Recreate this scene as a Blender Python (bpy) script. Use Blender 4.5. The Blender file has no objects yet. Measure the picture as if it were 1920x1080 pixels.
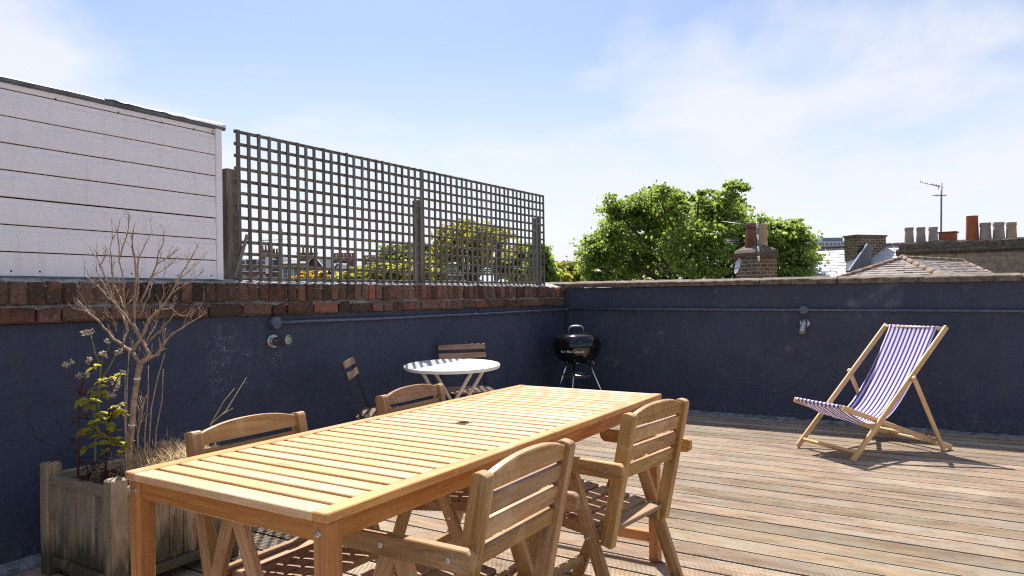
import bpy, bmesh, math, random
import numpy as np
from mathutils import Vector, Matrix, noise as mnoise
R = math.radians
S = bpy.context.scene
COL = S.collection
rnd = random.Random(7)

# ------------------------------------------------------------------ camera
CAM_H = 1.1783
YAW = R(31.8); ROLL = -0.0137
FPX = 1313.27
fw = Vector((-math.sin(YAW), math.cos(YAW), 0)); rt0 = Vector((math.cos(YAW), math.sin(YAW), 0)); up0 = Vector((0, 0, 1))
rt = rt0 * math.cos(ROLL) + up0 * math.sin(ROLL); upv = up0 * math.cos(ROLL) - rt0 * math.sin(ROLL)
cd = bpy.data.cameras.new('camera'); cam = bpy.data.objects.new('camera', cd); COL.objects.link(cam)
M = Matrix.Identity(4)
for i in range(3):
    M[i][0] = rt[i]; M[i][1] = upv[i]; M[i][2] = -fw[i]
M[2][3] = CAM_H
cam.matrix_world = M
cd.sensor_width = 36; cd.lens = FPX / 1920 * 36; cd.shift_y = 17.4 / 1920
cd.clip_start = 0.05; cd.clip_end = 3000
S.camera = cam

# ------------------------------------------------------------------ light
SUNV = Vector((-0.40, 0.45, 1.0)).normalized()
EL = math.asin(SUNV.z)
sd = bpy.data.lights.new('sun', 'SUN'); sd.energy = 5.0; sd.angle = R(0.53); sd.color = (1.0, 0.95, 0.88)
sun = bpy.data.objects.new('sun', sd); COL.objects.link(sun)
sun.rotation_euler = SUNV.to_track_quat('Z', 'Y').to_euler()
S.view_settings.view_transform = 'Standard'; S.view_settings.look = 'None'
S.view_settings.gamma = 1; S.view_settings.use_curve_mapping = False
S.view_settings.exposure = 1.0
try:
    S.cycles.use_denoising = False      # a little grain, full detail in grooves, grain and leaves
    S.cycles.filter_width = 1.15
    S.cycles.sample_clamp_indirect = 6.0
    S.cycles.max_bounces = 8
    S.cycles.transparent_max_bounces = 8
except Exception:
    pass

W = bpy.data.worlds.new('World'); S.world = W; W.use_nodes = True


# ------------------------------------------------------------------ node helper
class NT:
    def __init__(s, tree):
        s.t = tree; tree.nodes.clear()
    def n(s, typ, ins=None, **props):
        nd = s.t.nodes.new(typ)
        for k, v in props.items():
            setattr(nd, k, v)
        for k, v in (ins or {}).items():
            sock = nd.inputs[k]
            if isinstance(v, bpy.types.NodeSocket):
                s.t.links.new(v, sock)
            else:
                sock.default_value = v
        return nd
    def math(s, op, a, b=0.5, c=0.5, clamp=False):
        return s.n('ShaderNodeMath', {0: a, 1: b, 2: c}, operation=op, use_clamp=clamp).outputs[0]
    def vmath(s, op, a, b=(0, 0, 0)):
        return s.n('ShaderNodeVectorMath', {0: a, 1: b}, operation=op).outputs[0]
    def mix(s, f, a, b, bt='MIX'):
        m = s.n('ShaderNodeMix', data_type='RGBA', blend_type=bt)
        for i, v in ((0, f), (6, a), (7, b)):
            if isinstance(v, bpy.types.NodeSocket): s.t.links.new(v, m.inputs[i])
            else: m.inputs[i].default_value = (v if i == 0 else (*v[:3], 1))
        return m.outputs[2]
    def ramp(s, f, stops, interp='LINEAR'):
        r = s.n('ShaderNodeValToRGB', {0: f})
        e = r.color_ramp; e.interpolation = interp
        while len(e.elements) < len(stops): e.elements.new(0.5)
        for el, (p, c) in zip(e.elements, stops):
            el.position = p
            el.color = (c, c, c, 1) if isinstance(c, (int, float)) else (*c, 1)
        return r.outputs[0]
    def noise(s, vec, scale, detail=4, rough=0.55, dist=0.0):
        return s.n('ShaderNodeTexNoise', {'Vector': vec, 'Scale': scale, 'Detail': detail, 'Roughness': rough, 'Distortion': dist}).outputs[0]
    def mrange(s, v, a, b, c=0.0, d=1.0):
        return s.n('ShaderNodeMapRange', {0: v, 1: a, 2: b, 3: c, 4: d}).outputs[0]
    def mapv(s, vec, scale=(1, 1, 1), loc=(0, 0, 0), rot=(0, 0, 0)):
        return s.n('ShaderNodeMapping', {'Vector': vec, 'Scale': scale, 'Location': loc, 'Rotation': rot}).outputs[0]
    def objco(s):
        return s.n('ShaderNodeTexCoord').outputs['Object']
    def pos(s):
        return s.n('ShaderNodeNewGeometry').outputs['Position']
    def rand(s):
        return s.n('ShaderNodeObjectInfo').outputs['Random']
    def bump(s, h, strength=0.3, dist=0.01):
        return s.n('ShaderNodeBump', {'Height': h, 'Strength': strength, 'Distance': dist}).outputs[0]
    def pbr(s, col, rough=0.6, normal=None, metal=0.0, spec=0.5, **kw):
        ins = {'Base Color': col if isinstance(col, bpy.types.NodeSocket) else (*col, 1), 'Roughness': rough, 'Metallic': metal, 'Specular IOR Level': spec}
        if normal is not None: ins['Normal'] = normal
        ins.update(kw)
        b = s.n('ShaderNodeBsdfPrincipled', ins)
        s.n('ShaderNodeOutputMaterial', {'Surface': b.outputs[0]})
        return b

def newmat(name):
    m = bpy.data.materials.new(name); m.use_nodes = True
    return m, NT(m.node_tree)

# world: physical sky with thin procedural cloud over all of it
w = NT(W.node_tree)
sky = w.n('ShaderNodeTexSky', sky_type='NISHITA')
sky.sun_disc = False; sky.sun_elevation = EL; sky.sun_rotation = math.atan2(SUNV.x, SUNV.y)
sky.altitude = 50; sky.air_density = 1.0; sky.dust_density = 0.8; sky.ozone_density = 1.6
d = w.vmath('NORMALIZE', w.n('ShaderNodeTexCoord').outputs['Generated'])
sx = w.n('ShaderNodeSeparateXYZ', {0: d})
zz = w.math('MAXIMUM', sx.outputs[2], 0.0)
den = w.math('ADD', zz, 0.30)
px = w.math('DIVIDE', sx.outputs[0], den); py = w.math('DIVIDE', sx.outputs[1], den)
pv = w.n('ShaderNodeCombineXYZ', {0: px, 1: py, 2: 0.0}).outputs[0]
c1 = w.noise(w.mapv(pv, (1, 1, 1), (6.6, 9.1, 0)), 2.0, 7, 0.52, 0.2)
c2 = w.noise(w.mapv(pv, (1, 1, 1), (3.1, 8.2, 0)), 0.8, 3, 0.5)
cc = w.math('ADD', w.math('MULTIPLY', c1, 0.75), w.math('MULTIPLY', c2, 0.35))
low = w.mrange(zz, 0.0, 0.42, 0.16, -0.03)
cf = w.mrange(w.math('ADD', cc, low), 0.53, 0.68, 0.0, 0.85)
hz = w.mrange(zz, 0.0, 0.33, 0.90, 0.0)
base = w.mix(hz, w.mix(1.0, sky.outputs[0], (1.03, 0.97, 0.97), 'MULTIPLY'), (5.85, 5.95, 6.3))
col = w.mix(cf, base, (5.75, 5.85, 6.2))
bg = w.n('ShaderNodeBackground', {0: col, 1: 0.080})
w.n('ShaderNodeOutputWorld', {0: bg.outputs[0]})


# ------------------------------------------------------------------ object helpers
def at(u, v, D):
    """point of the place seen at photograph pixel (u, v), D metres in front of the camera"""
    return Vector((0, 0, CAM_H)) + D * (fw + rt * ((u - 960) / FPX) + upv * ((557.38 - v) / FPX))

def tag(o, label=None, cat=None, group=None, kind=None):
    if label: o['label'] = label
    if cat: o['category'] = cat
    if group: o['group'] = group
    if kind: o['kind'] = kind
    return o

def thing(name, label, cat, loc=(0, 0, 0), rz=0.0, group=None, kind=None):
    o = bpy.data.objects.new(name, None); COL.objects.link(o)
    o.empty_display_size = 0.1
    o.location = loc; o.rotation_euler = (0, 0, rz)
    return tag(o, label, cat, group, kind)

def link(name, me, mat=None, parent=None, mw=None, loc=None):
    o = bpy.data.objects.new(name, me); COL.objects.link(o)
    if mat is not None and len(me.materials) == 0: me.materials.append(mat)
    if parent is not None: o.parent = parent
    if mw is not None: o.matrix_local = mw
    if loc is not None: o.location = loc
    return o

def copy_tree(o, parent=None):
    c = o.copy(); COL.objects.link(c)
    if parent is not None: c.parent = parent
    for ch in list(o.children): copy_tree(ch, c)
    return c

def bm_mesh(name, bm, smooth=False):
    me = bpy.data.meshes.new(name); bm.to_mesh(me); bm.free()
    if smooth:
        me.polygons.foreach_set('use_smooth', [True] * len(me.polygons))
    return me

BOXES = {}
def box_mesh(l, w_, t, bev=0.003, mat=None, var=0):
    key = (round(l, 4), round(w_, 4), round(t, 4), round(bev, 4), mat.name if mat else '', var)
    if key in BOXES: return BOXES[key]
    bm = bmesh.new(); bmesh.ops.create_cube(bm, size=1)
    bmesh.ops.scale(bm, vec=(l, w_, t), verts=bm.verts)
    if bev > 0: bmesh.ops.bevel(bm, geom=bm.edges, offset=bev, segments=1, affect='EDGES')
    me = bm_mesh('box', bm)
    if mat: me.materials.append(mat)
    BOXES[key] = me
    return me

def basis(a, b, up=(0, 0, 1)):
    a = Vector(a); b = Vector(b); X = (b - a).normalized(); up = Vector(up)
    Y = up.cross(X)
    if Y.length < 1e-4: Y = Vector((0, 1, 0)).cross(X)
    Y.normalize(); Z = X.cross(Y)
    m = Matrix(((X.x, Y.x, Z.x, 0), (X.y, Y.y, Z.y, 0), (X.z, Y.z, Z.z, 0), (0, 0, 0, 1)))
    m.translation = (a + b) / 2
    return m

def beam(name, a, b, w_, t, mat, parent=None, up=(0, 0, 1), bev=0.003):
    L = (Vector(b) - Vector(a)).length
    return link(name, box_mesh(L, w_, t, bev, mat), None, parent, basis(a, b, up))

def block(name, lo, hi, mat, parent=None, bev=0.003):
    lo = Vector(lo); hi = Vector(hi); s = hi - lo
    return link(name, box_mesh(s.x, s.y, s.z, bev, mat), None, parent, loc=(lo + hi) / 2)

def pymesh(name, vs, fs, smooth=False):
    me = bpy.data.meshes.new(name); me.from_pydata([tuple(v) for v in vs], [], fs); me.update()
    if smooth: me.polygons.foreach_set('use_smooth', [True] * len(me.polygons))
    return me

def tube_geo(pts, rad, sides=8, vs=None, fs=None):
    vs = [] if vs is None else vs; fs = [] if fs is None else fs
    pts = [Vector(p) for p in pts]; n = len(pts)
    if not hasattr(rad, '__len__'): rad = [rad] * n
    nrm = None; base = len(vs)
    for i, p in enumerate(pts):
        t = (pts[min(i + 1, n - 1)] - pts[max(i - 1, 0)]).normalized()
        if nrm is None:
            nrm = t.cross(Vector((0, 0, 1)) if abs(t.z) < 0.9 else Vector((1, 0, 0))).normalized()
        else:
            nrm = (nrm - t * nrm.dot(t)).normalized()
        bn = t.cross(nrm)
        for k in range(sides):
            a = 2 * math.pi * k / sides
            vs.append(p + (nrm * math.cos(a) + bn * math.sin(a)) * rad[i])
    for i in range(n - 1):
        for k in range(sides):
            k2 = (k + 1) % sides
            fs.append((base + i * sides + k, base + i * sides + k2, base + (i + 1) * sides + k2, base + (i + 1) * sides + k))
    fs.append(tuple(base + k for k in range(sides))[::-1]); fs.append(tuple(base + (n - 1) * sides + k for k in range(sides)))
    return vs, fs

def tube(name, pts, rad, mat, parent=None, sides=8, smooth=True):
    vs, fs = tube_geo(pts, rad, sides)
    return link(name, pymesh(name, vs, fs, smooth), mat, parent)

def lathe(name, prof, mat, parent=None, segs=32, mw=None, loc=None, smooth=True):
    vs = []; fs = []
    n = len(prof)
    for r, z in prof:
        for k in range(segs):
            a = 2 * math.pi * k / segs; vs.append((r * math.cos(a), r * math.sin(a), z))
    for i in range(n - 1):
        for k in range(segs):
            k2 = (k + 1) % segs
            fs.append((i * segs + k, i * segs + k2, (i + 1) * segs + k2, (i + 1) * segs + k))
    if prof[0][0] > 1e-4: fs.append(tuple(range(segs))[::-1])
    if prof[-1][0] > 1e-4: fs.append(tuple((n - 1) * segs + k for k in range(segs)))
    me = pymesh(name, vs, fs, smooth)
    if smooth:
        try: me.set_sharp_from_angle(angle=R(40))
        except Exception: pass
    return link(name, me, mat, parent, mw, loc)

def prism(name, outline, y0, y1, mat, parent=None, plane='XZ', bev=0.0, mw=None):
    """outline extruded from y0 to y1 along the axis across its plane"""
    bm = bmesh.new()
    def mk(a, b, c):
        return (a, c, b) if plane == 'XZ' else ((c, a, b) if plane == 'YZ' else (a, b, c))
    v0 = [bm.verts.new(mk(a, b, y0)) for a, b in outline]; v1 = [bm.verts.new(mk(a, b, y1)) for a, b in outline]
    n = len(outline)
    bm.faces.new(v0); bm.faces.new(v1[::-1])
    for i in range(n): bm.faces.new((v0[i], v1[i], v1[(i + 1) % n], v0[(i + 1) % n]))
    bmesh.ops.recalc_face_normals(bm, faces=bm.faces)
    if bev: bmesh.ops.bevel(bm, geom=bm.edges, offset=bev, segments=1, affect='EDGES')
    return link(name, bm_mesh(name, bm), mat, parent, mw)


# ------------------------------------------------------------------ materials
def wood(name, ca, cb, cdark, rough=0.5, bumpy=0.25, rnd_amt=0.25, knots=True, spec=0.4, grey=None, coarse=1.0, stain=None, coat=0.0, extra=None):
    m, t = newmat(name)
    o = t.objco(); r = t.rand()
    off = t.n('ShaderNodeCombineXYZ', {0: t.math('MULTIPLY', r, 37.0), 1: t.math('MULTIPLY', r, 91.0), 2: t.math('MULTIPLY', r, 53.0)}).outputs[0]
    v = t.vmath('ADD', o, off)
    g1 = t.noise(t.mapv(v, (1.6, 16 * coarse, 16 * coarse)), 1.6, 5, 0.6, 1.2)
    g2 = t.noise(t.mapv(v, (6, 160 * coarse, 160 * coarse)), 1.0, 3, 0.6)
    c = t.ramp(g1, [(0.32, cdark), (0.47, ca), (0.66, cb)])
    c = t.mix(t.math('MULTIPLY', t.mrange(g2, 0.42, 0.66), 0.5), c, cdark, 'MIX')
    g3 = t.noise(t.mapv(v, (2.5, 60 * coarse, 60 * coarse)), 1.0, 4, 0.7, 0.5)
    c = t.mix(t.math('MULTIPLY', t.mrange(g3, 0.58, 0.72), 0.55), c, tuple(x * 0.75 for x in cdark))
    if knots:
        vo = t.n('ShaderNodeTexVoronoi', {'Vector': t.mapv(v, (3.2, 15, 15)), 'Scale': 1.0}).outputs['Distance']
        c = t.mix(t.math('MULTIPLY', t.mrange(vo, 0.16, 0.04), 0.7), c, tuple(x * 0.45 for x in cdark))
    if grey:
        gn = t.noise(t.mapv(v, (1.3, 5, 5)), 2.2, 5, 0.65)
        c = t.mix(t.mrange(gn, 0.42, 0.62), c, grey)
    if stain:
        sn = t.noise(t.mapv(v, (2.2, 7, 7)), 3.0, 6, 0.7)
        c = t.mix(t.math('MULTIPLY', t.mrange(sn, 0.56, 0.70), 0.8), c, stain)
    if extra: c = extra(t, c, o, v)
    r2 = t.math('FRACT', t.math('MULTIPLY', r, 7.31))
    hsv = t.n('ShaderNodeHueSaturation', {'Color': c, 'Value': t.mrange(r, 0, 1, 1 - rnd_amt, 1 + rnd_amt * 0.8), 'Hue': t.mrange(r2, 0, 1, 0.496, 0.510), 'Saturation': t.mrange(r2, 0, 1, 0.88, 1.08)})
    h = t.math('ADD', t.math('MULTIPLY', g2, 0.6), g1)
    t.pbr(hsv.outputs[0], t.mrange(g1, 0.3, 0.7, rough + 0.08, rough - 0.06), t.bump(h, bumpy, 0.004), spec=spec, **({'Coat Weight': coat, 'Coat Roughness': 0.32} if coat else {}))
    return m

def oil_wear(t, c, o, v):
    p = t.pos()
    n = t.noise(p, 5.5, 6, 0.72, 0.4); f = t.noise(p, 40, 5, 0.75)
    c = t.mix(t.math('MULTIPLY', t.mrange(n, 0.53, 0.68), 0.35), c, (0.36, 0.24, 0.14))
    c = t.mix(t.math('MULTIPLY', t.mrange(n, 0.46, 0.36), 0.30), c, (0.66, 0.50, 0.33))
    return t.mix(t.math('MULTIPLY', t.mrange(f, 0.60, 0.72), 0.30), c, (0.20, 0.11, 0.05))
M_TABLE = wood('oiled_acacia', (0.42, 0.155, 0.036), (0.50, 0.215, 0.060), (0.29, 0.095, 0.022), 0.42, 0.2, 0.14, coat=0.2)
M_RAILW = wood('oiled_acacia_rail', (0.53, 0.25, 0.080), (0.61, 0.335, 0.125), (0.38, 0.15, 0.04), 0.42, 0.25, 0.10, coat=0.3, extra=oil_wear)  # rails lightened in colour too, for the sunlit look of their tops
M_TOP = wood('bleached_sunlit_acacia', (0.60, 0.375, 0.185), (0.68, 0.46, 0.255), (0.47, 0.25, 0.10), 0.42, 0.25, 0.12, coat=0.3, extra=oil_wear)  # bleached slats, paled further: sun glare on the top put into the colour
M_CHAIR = wood('acacia_chair_wood', (0.39, 0.21, 0.082), (0.48, 0.28, 0.122), (0.22, 0.105, 0.04), 0.48, 0.3, 0.24, coat=0.1, extra=oil_wear)
M_SEAT = wood('worn_seat_wood', (0.33, 0.18, 0.085), (0.43, 0.26, 0.135), (0.18, 0.09, 0.045), 0.55, 0.25, 0.22, grey=(0.30, 0.20, 0.14))
M_BEECH = wood('pale_beech', (0.62, 0.40, 0.22), (0.68, 0.46, 0.27), (0.50, 0.30, 0.15), 0.42, 0.08, 0.08, knots=False)
def deck_wear_gap_shade(t, c, o, v):
    p = t.pos()
    big = t.noise(t.mapv(p, (0.8, 2.2, 1)), 1.5, 6, 0.68, 0.5); sp = t.noise(t.mapv(p, (20, 60, 20)), 1.0, 5, 0.75)
    c = t.mix(t.math('MULTIPLY', t.mrange(big, 0.52, 0.68), 0.7), c, (0.23, 0.15, 0.10))
    c = t.mix(t.math('MULTIPLY', t.mrange(big, 0.46, 0.36), 0.5), c, (0.56, 0.44, 0.33))
    c = t.mix(t.math('MULTIPLY', t.mrange(sp, 0.55, 0.68), 0.55), c, (0.15, 0.10, 0.07))
    y_ = t.math('ABSOLUTE', t.n('ShaderNodeSeparateXYZ', {0: o}).outputs[1])
    return t.mix(t.math('MULTIPLY', t.mrange(t.math('ADD', y_, t.math('MULTIPLY', sp, 0.006)), 0.0685, 0.0735), 0.85), c, (0.05, 0.035, 0.025))  # edge grime deepened: shade of the board gaps put into the colour
M_DECK = wood('weathered_deck_wood', (0.44, 0.31, 0.205), (0.54, 0.405, 0.285), (0.24, 0.16, 0.10), 0.66, 0.4, 0.24, knots=False, grey=(0.42, 0.36, 0.285), coarse=0.7, extra=deck_wear_gap_shade)
def planter_damp(t, c, o, v):
    z = t.n('ShaderNodeSeparateXYZ', {0: t.pos()}).outputs[2]
    n = t.noise(t.mapv(t.pos(), (9, 9, 2.2)), 1.6, 5, 0.7)
    return t.mix(t.math('MULTIPLY', t.mrange(t.math('SUBTRACT', t.math('MULTIPLY', n, 0.62), z), 0.06, 0.22), 0.85), c, (0.028, 0.028, 0.013))
M_PLANT = wood('weathered_planter_wood', (0.35, 0.25, 0.165), (0.44, 0.335, 0.235), (0.16, 0.105, 0.065), 0.78, 0.5, 0.28, grey=(0.245, 0.20, 0.135), stain=(0.085, 0.08, 0.04), extra=planter_damp)
M_TREL = wood('grey_trellis_wood', (0.165, 0.150, 0.132), (0.225, 0.208, 0.186), (0.095, 0.082, 0.07), 0.8, 0.4, 0.3, knots=False, stain=(0.10, 0.10, 0.06))
M_SLAT = wood('bistro_slat_wood', (0.36, 0.22, 0.135), (0.44, 0.285, 0.18), (0.18, 0.09, 0.045), 0.5, 0.15, 0.15, knots=False)

def simple(name, col, rough=0.5, metal=0.0, spec=0.5, n_amt=0.0, n_scale=20, bump=0.0, bscale=60, bdist=0.003):
    m, t = newmat(name)
    c = col; nm = None; p = t.pos()
    if n_amt:
        f = t.noise(p, n_scale, 5, 0.6)
        c = t.mix(t.mrange(f, 0.3, 0.7), tuple(x * (1 - n_amt) for x in col), tuple(min(1, x * (1 + n_amt)) for x in col))
    if bump: nm = t.bump(t.noise(p, bscale, 5, 0.65), bump, bdist)
    t.pbr(c, rough, nm, metal, spec)
    return m

def navy(name, axis, flecks=None, scuff=0.35, seed=0.0):
    """brush painted dark navy render: mottling, dusty scuffs, hairline cracks, bare flecks"""
    m, t = newmat(name)
    p = t.vmath('ADD', t.pos(), (seed, seed * 1.7, seed * 0.3))
    big = t.noise(p, 1.7, 6, 0.6, 0.6); mid = t.noise(p, 9, 6, 0.7)
    strk = t.noise(t.mapv(p, (5, 5, 0.7)), 2.4, 5, 0.6)
    c = t.mix(t.mrange(big, 0.35, 0.66), (0.036, 0.045, 0.080), (0.051, 0.061, 0.104))
    c = t.mix(t.math('MULTIPLY', t.mrange(strk, 0.50, 0.74), 0.6), c, (0.062, 0.070, 0.098))
    sc = t.math('MULTIPLY', t.mrange(t.noise(p, 2.6, 7, 0.72, 0.8), 0.575, 0.70), t.mrange(mid, 0.42, 0.62))
    c = t.mix(t.math('MULTIPLY', sc, scuff), c, (0.16, 0.17, 0.21))
    vo = t.n('ShaderNodeTexVoronoi', {'Vector': t.vmath('ADD', p, t.vmath('MULTIPLY', t.n('ShaderNodeTexNoise', {'Vector': p, 'Scale': 6.0, 'Detail': 5.0}).outputs[1], (0.16, 0.16, 0.16))), 'Scale': 1.1}, feature='DISTANCE_TO_EDGE').outputs['Distance']
    crk = t.math('MULTIPLY', t.mrange(vo, 0.004, 0.001), t.mrange(big, 0.56, 0.64))
    c = t.mix(t.math('MULTIPLY', crk, 0.6), c, (0.006, 0.007, 0.012))
    fine = t.n('ShaderNodeTexVoronoi', {'Vector': p, 'Scale': 38.0}).outputs['Distance']
    fl = t.math('MULTIPLY', t.mrange(fine, 0.13, 0.09), t.mrange(t.noise(p, 5, 3), 0.66, 0.70))
    c = t.mix(fl, c, (0.33, 0.33, 0.35))
    for (cx, cy, cz, rad) in (flecks or []):
        dd = t.n('ShaderNodeVectorMath', {0: t.pos(), 1: (cx, cy, cz)}, operation='DISTANCE').outputs['Value']
        near = t.math('MULTIPLY', t.mrange(dd, rad, rad * 0.25), t.mrange(t.noise(p, 150, 4, 0.7), 0.57, 0.62))
        near = t.math('MULTIPLY', near, t.mrange(t.noise(p, 30, 3, 0.6), 0.46, 0.56))
        c = t.mix(t.math('MULTIPLY', near, 0.85), c, (0.50, 0.51, 0.54))
    tro = t.noise(t.mapv(p, (1.2, 1.2, 3.5)), 4.0, 4, 0.6, 1.0)
    c = t.mix(t.math('MULTIPLY', t.mrange(tro, 0.55, 0.72), 0.28), c, (0.016, 0.020, 0.034))
    zz_ = t.n('ShaderNodeSeparateXYZ', {0: t.pos()}).outputs[2]
    splash = t.math('MULTIPLY', t.mrange(zz_, 0.16, 0.02), t.mrange(t.noise(p, 24, 6, 0.75), 0.46, 0.60))
    c = t.mix(t.math('MULTIPLY', splash, 0.5), c, (0.17, 0.155, 0.135))
    h = t.math('ADD', t.math('ADD', t.math('MULTIPLY', t.noise(p, 70, 5, 0.7), 0.7), mid), t.math('MULTIPLY', tro, 1.5))
    h = t.math('SUBTRACT', h, crk)
    t.pbr(c, t.mrange(mid, 0.3, 0.7, 0.62, 0.8), t.bump(h, 0.55, 0.008), spec=0.35)
    return m

M_NAVYL = navy('navy_render_side', 0, [(-3.578, 2.58, 0.915, 0.17), (-3.578, 2.76, 0.86, 0.10), (-3.578, 2.55, 0.74, 0.12), (-3.578, 2.95, 0.83, 0.08), (-3.578, 2.72, 0.70, 0.06)], 0.2, 3.0)
M_NAVYR = navy('navy_render_end', 1, [(-3.0, 6.884, 0.45, 0.14)], 0.62, 11.0)
M_NAVYP = simple('navy_pipe_paint', (0.085, 0.100, 0.150), 0.3, 0, 0.5, 0.3, 30)

def brickmat():
    m, t = newmat('weathered_brick')
    r = t.rand(); o = t.objco(); p = t.pos()
    v = t.vmath('ADD', o, t.n('ShaderNodeCombineXYZ', {0: t.math('MULTIPLY', r, 17.0), 1: t.math('MULTIPLY', r, 41.0), 2: 0.0}).outputs[0])
    n1 = t.noise(v, 13, 6, 0.65, 0.4); n2 = t.noise(v, 55, 5, 0.7)
    r2 = t.math('FRACT', t.math('MULTIPLY', r, 13.7)); r3 = t.math('FRACT', t.math('MULTIPLY', r, 29.3))
    clean = t.ramp(r2, [(0.0, (0.14, 0.058, 0.042)), (0.4, (0.20, 0.080, 0.055)), (0.7, (0.21, 0.105, 0.088)), (1.0, (0.29, 0.105, 0.06))])
    dirt = t.ramp(t.math('ADD', t.math('MULTIPLY', n2, 0.7), t.math('MULTIPLY', r2, 0.3)), [(0.3, (0.035, 0.025, 0.02)), (0.52, (0.10, 0.062, 0.045)), (0.72, (0.20, 0.115, 0.085))])
    edge = t.mrange(r3, 0.0, 1.0, 0.42, 0.78)
    f = t.mrange(t.math('SUBTRACT', n1, edge), -0.05, 0.07)
    c = t.mix(f, dirt, clean)
    c = t.mix(t.math('MULTIPLY', t.mrange(n2, 0.62, 0.7), 0.5), c, (0.40, 0.36, 0.31))
    moss = t.noise(p, 9, 5, 0.7)
    c = t.mix(t.math('MULTIPLY', t.mrange(moss, 0.56, 0.68), 0.45), c, (0.085, 0.065, 0.03))
    t.pbr(c, 0.88, t.bump(t.math('ADD', n1, t.math('MULTIPLY', n2, 0.8)), 0.7, 0.012), spec=0.25)
    return m
M_BRICK = brickmat()

def mortarmat(name, a, b, dark):
    m, t = newmat(name); p = t.pos()
    n1 = t.noise(p, 14, 6, 0.7); n2 = t.noise(p, 80, 4, 0.7)
    c = t.ramp(n1, [(0.32, dark), (0.5, a), (0.68, b)])
    c = t.mix(t.math('MULTIPLY', t.mrange(n2, 0.6, 0.7), 0.5), c, (0.62, 0.60, 0.56))
    t.pbr(c, 0.9, t.bump(t.math('ADD', n1, t.math('MULTIPLY', n2, 0.6)), 0.8, 0.012), spec=0.2)
    return m
M_MORT = mortarmat('old_mortar', (0.22, 0.20, 0.165), (0.36, 0.335, 0.285), (0.07, 0.06, 0.05))
M_FLAU = mortarmat('flaunching_mortar', (0.36, 0.34, 0.31), (0.55, 0.52, 0.48), (0.12, 0.11, 0.095))
M_COPE = mortarmat('weathered_coping', (0.15, 0.12, 0.095), (0.24, 0.195, 0.155), (0.05, 0.04, 0.032))
M_CEM = mortarmat('cement_fillet', (0.20, 0.21, 0.225), (0.34, 0.355, 0.375), (0.05, 0.05, 0.05))
M_CLAD = None
def cladmat():
    m, t = newmat('white_cladding'); p = t.pos()
    n = t.noise(t.mapv(p, (1, 1, 3)), 3.5, 6, 0.65); st = t.noise(t.mapv(p, (1, 9, 0.9)), 2.2, 4, 0.6); sp = t.noise(p, 120, 3, 0.6)
    c = t.mix(t.mrange(n, 0.35, 0.7), (0.87, 0.845, 0.88), (0.80, 0.78, 0.815))
    c = t.mix(t.math('MULTIPLY', t.mrange(st, 0.55, 0.75), 0.35), c, (0.56, 0.52, 0.48))
    c = t.mix(t.mrange(sp, 0.70, 0.74), c, (0.42, 0.40, 0.38))
    t.pbr(c, 0.38, t.bump(t.noise(t.mapv(p, (1, 2, 1)), 2.5, 3), 0.12, 0.02), spec=0.4)
    return m
M_CLAD = cladmat()
M_LEAD = simple('lead_trim', (0.12, 0.135, 0.165), 0.5, 0.3, 0.5, 0.35, 14, 0.3, 30)
M_FILM = simple('chalky_white_film', (0.70, 0.70, 0.69), 0.7, 0, 0.3, 0.15, 25, 0.5, 40)
M_RUST = simple('rusty_screw', (0.09, 0.045, 0.025), 0.7, 0.2, 0.3, 0.4, 80)
M_BOLT = simple('zinc_bolt', (0.55, 0.55, 0.56), 0.32, 1.0)
M_STEEL = simple('brushed_steel', (0.55, 0.55, 0.54), 0.33, 1.0)
M_CHROME = simple('bright_leg_tube', (0.62, 0.62, 0.64), 0.22, 1.0)
M_ALU = simple('grey_aluminium', (0.40, 0.40, 0.41), 0.45, 0.9, 0.5, 0.2, 12)
M_ENAMEL = simple('black_enamel', (0.006, 0.006, 0.007), 0.09, 0, 0.6)
M_PLASTIC = simple('black_plastic', (0.012, 0.012, 0.012), 0.5)
M_WPRINT = simple('white_print', (0.75, 0.75, 0.75), 0.5)
M_BLACK = simple('black_steel', (0.010, 0.010, 0.012), 0.4)
M_WHITE = simple('white_painted_steel', (0.80, 0.79, 0.76), 0.38, 0, 0.5, 0.04, 8)
M_IVORY = simple('ivory_painted_steel', (0.66, 0.61, 0.52), 0.42, 0, 0.5, 0.08, 15)
M_HOLE = simple('dark_void', (0.02, 0.014, 0.01), 0.9)
M_UNDER = simple('shadowed_backing', (0.02, 0.017, 0.015), 0.9)
M_SOIL = simple('dry_soil', (0.055, 0.038, 0.026), 0.95, 0, 0.2, 0.5, 30, 0.9, 60, 0.02)
M_HOSE = simple('green_hose', (0.015, 0.14, 0.10), 0.35)
M_BARK = simple('bare_twig_bark', (0.33, 0.235, 0.16), 0.8, 0, 0.3, 0.5, 45, 0.9, 120)
M_TRUNK = simple('tree_bark', (0.075, 0.055, 0.04), 0.9, 0, 0.2, 0.4, 5, 0.8, 12)
M_STEMR = simple('red_weed_stem', (0.085, 0.022, 0.025), 0.6, 0, 0.4, 0.3, 40)
M_STEMG = simple('green_weed_stem', (0.16, 0.17, 0.06), 0.6, 0, 0.4, 0.3, 40)
M_STRAW = simple('straw', (0.56, 0.42, 0.23), 0.75, 0, 0.3, 0.35, 60)
M_SEED = simple('fluffy_seed_head', (0.52, 0.44, 0.33), 0.9, 0, 0.2, 0.3, 90)
M_TERRA = simple('terracotta', (0.33, 0.105, 0.045), 0.8, 0, 0.3, 0.3, 6, 0.3, 20)
M_BUFF = simple('buff_clay', (0.44, 0.31, 0.20), 0.85, 0, 0.3, 0.25, 5, 0.3, 20)
M_GREYPOT = simple('sooty_clay', (0.30, 0.255, 0.215), 0.85, 0, 0.3, 0.35, 4, 0.3, 20)
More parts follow.
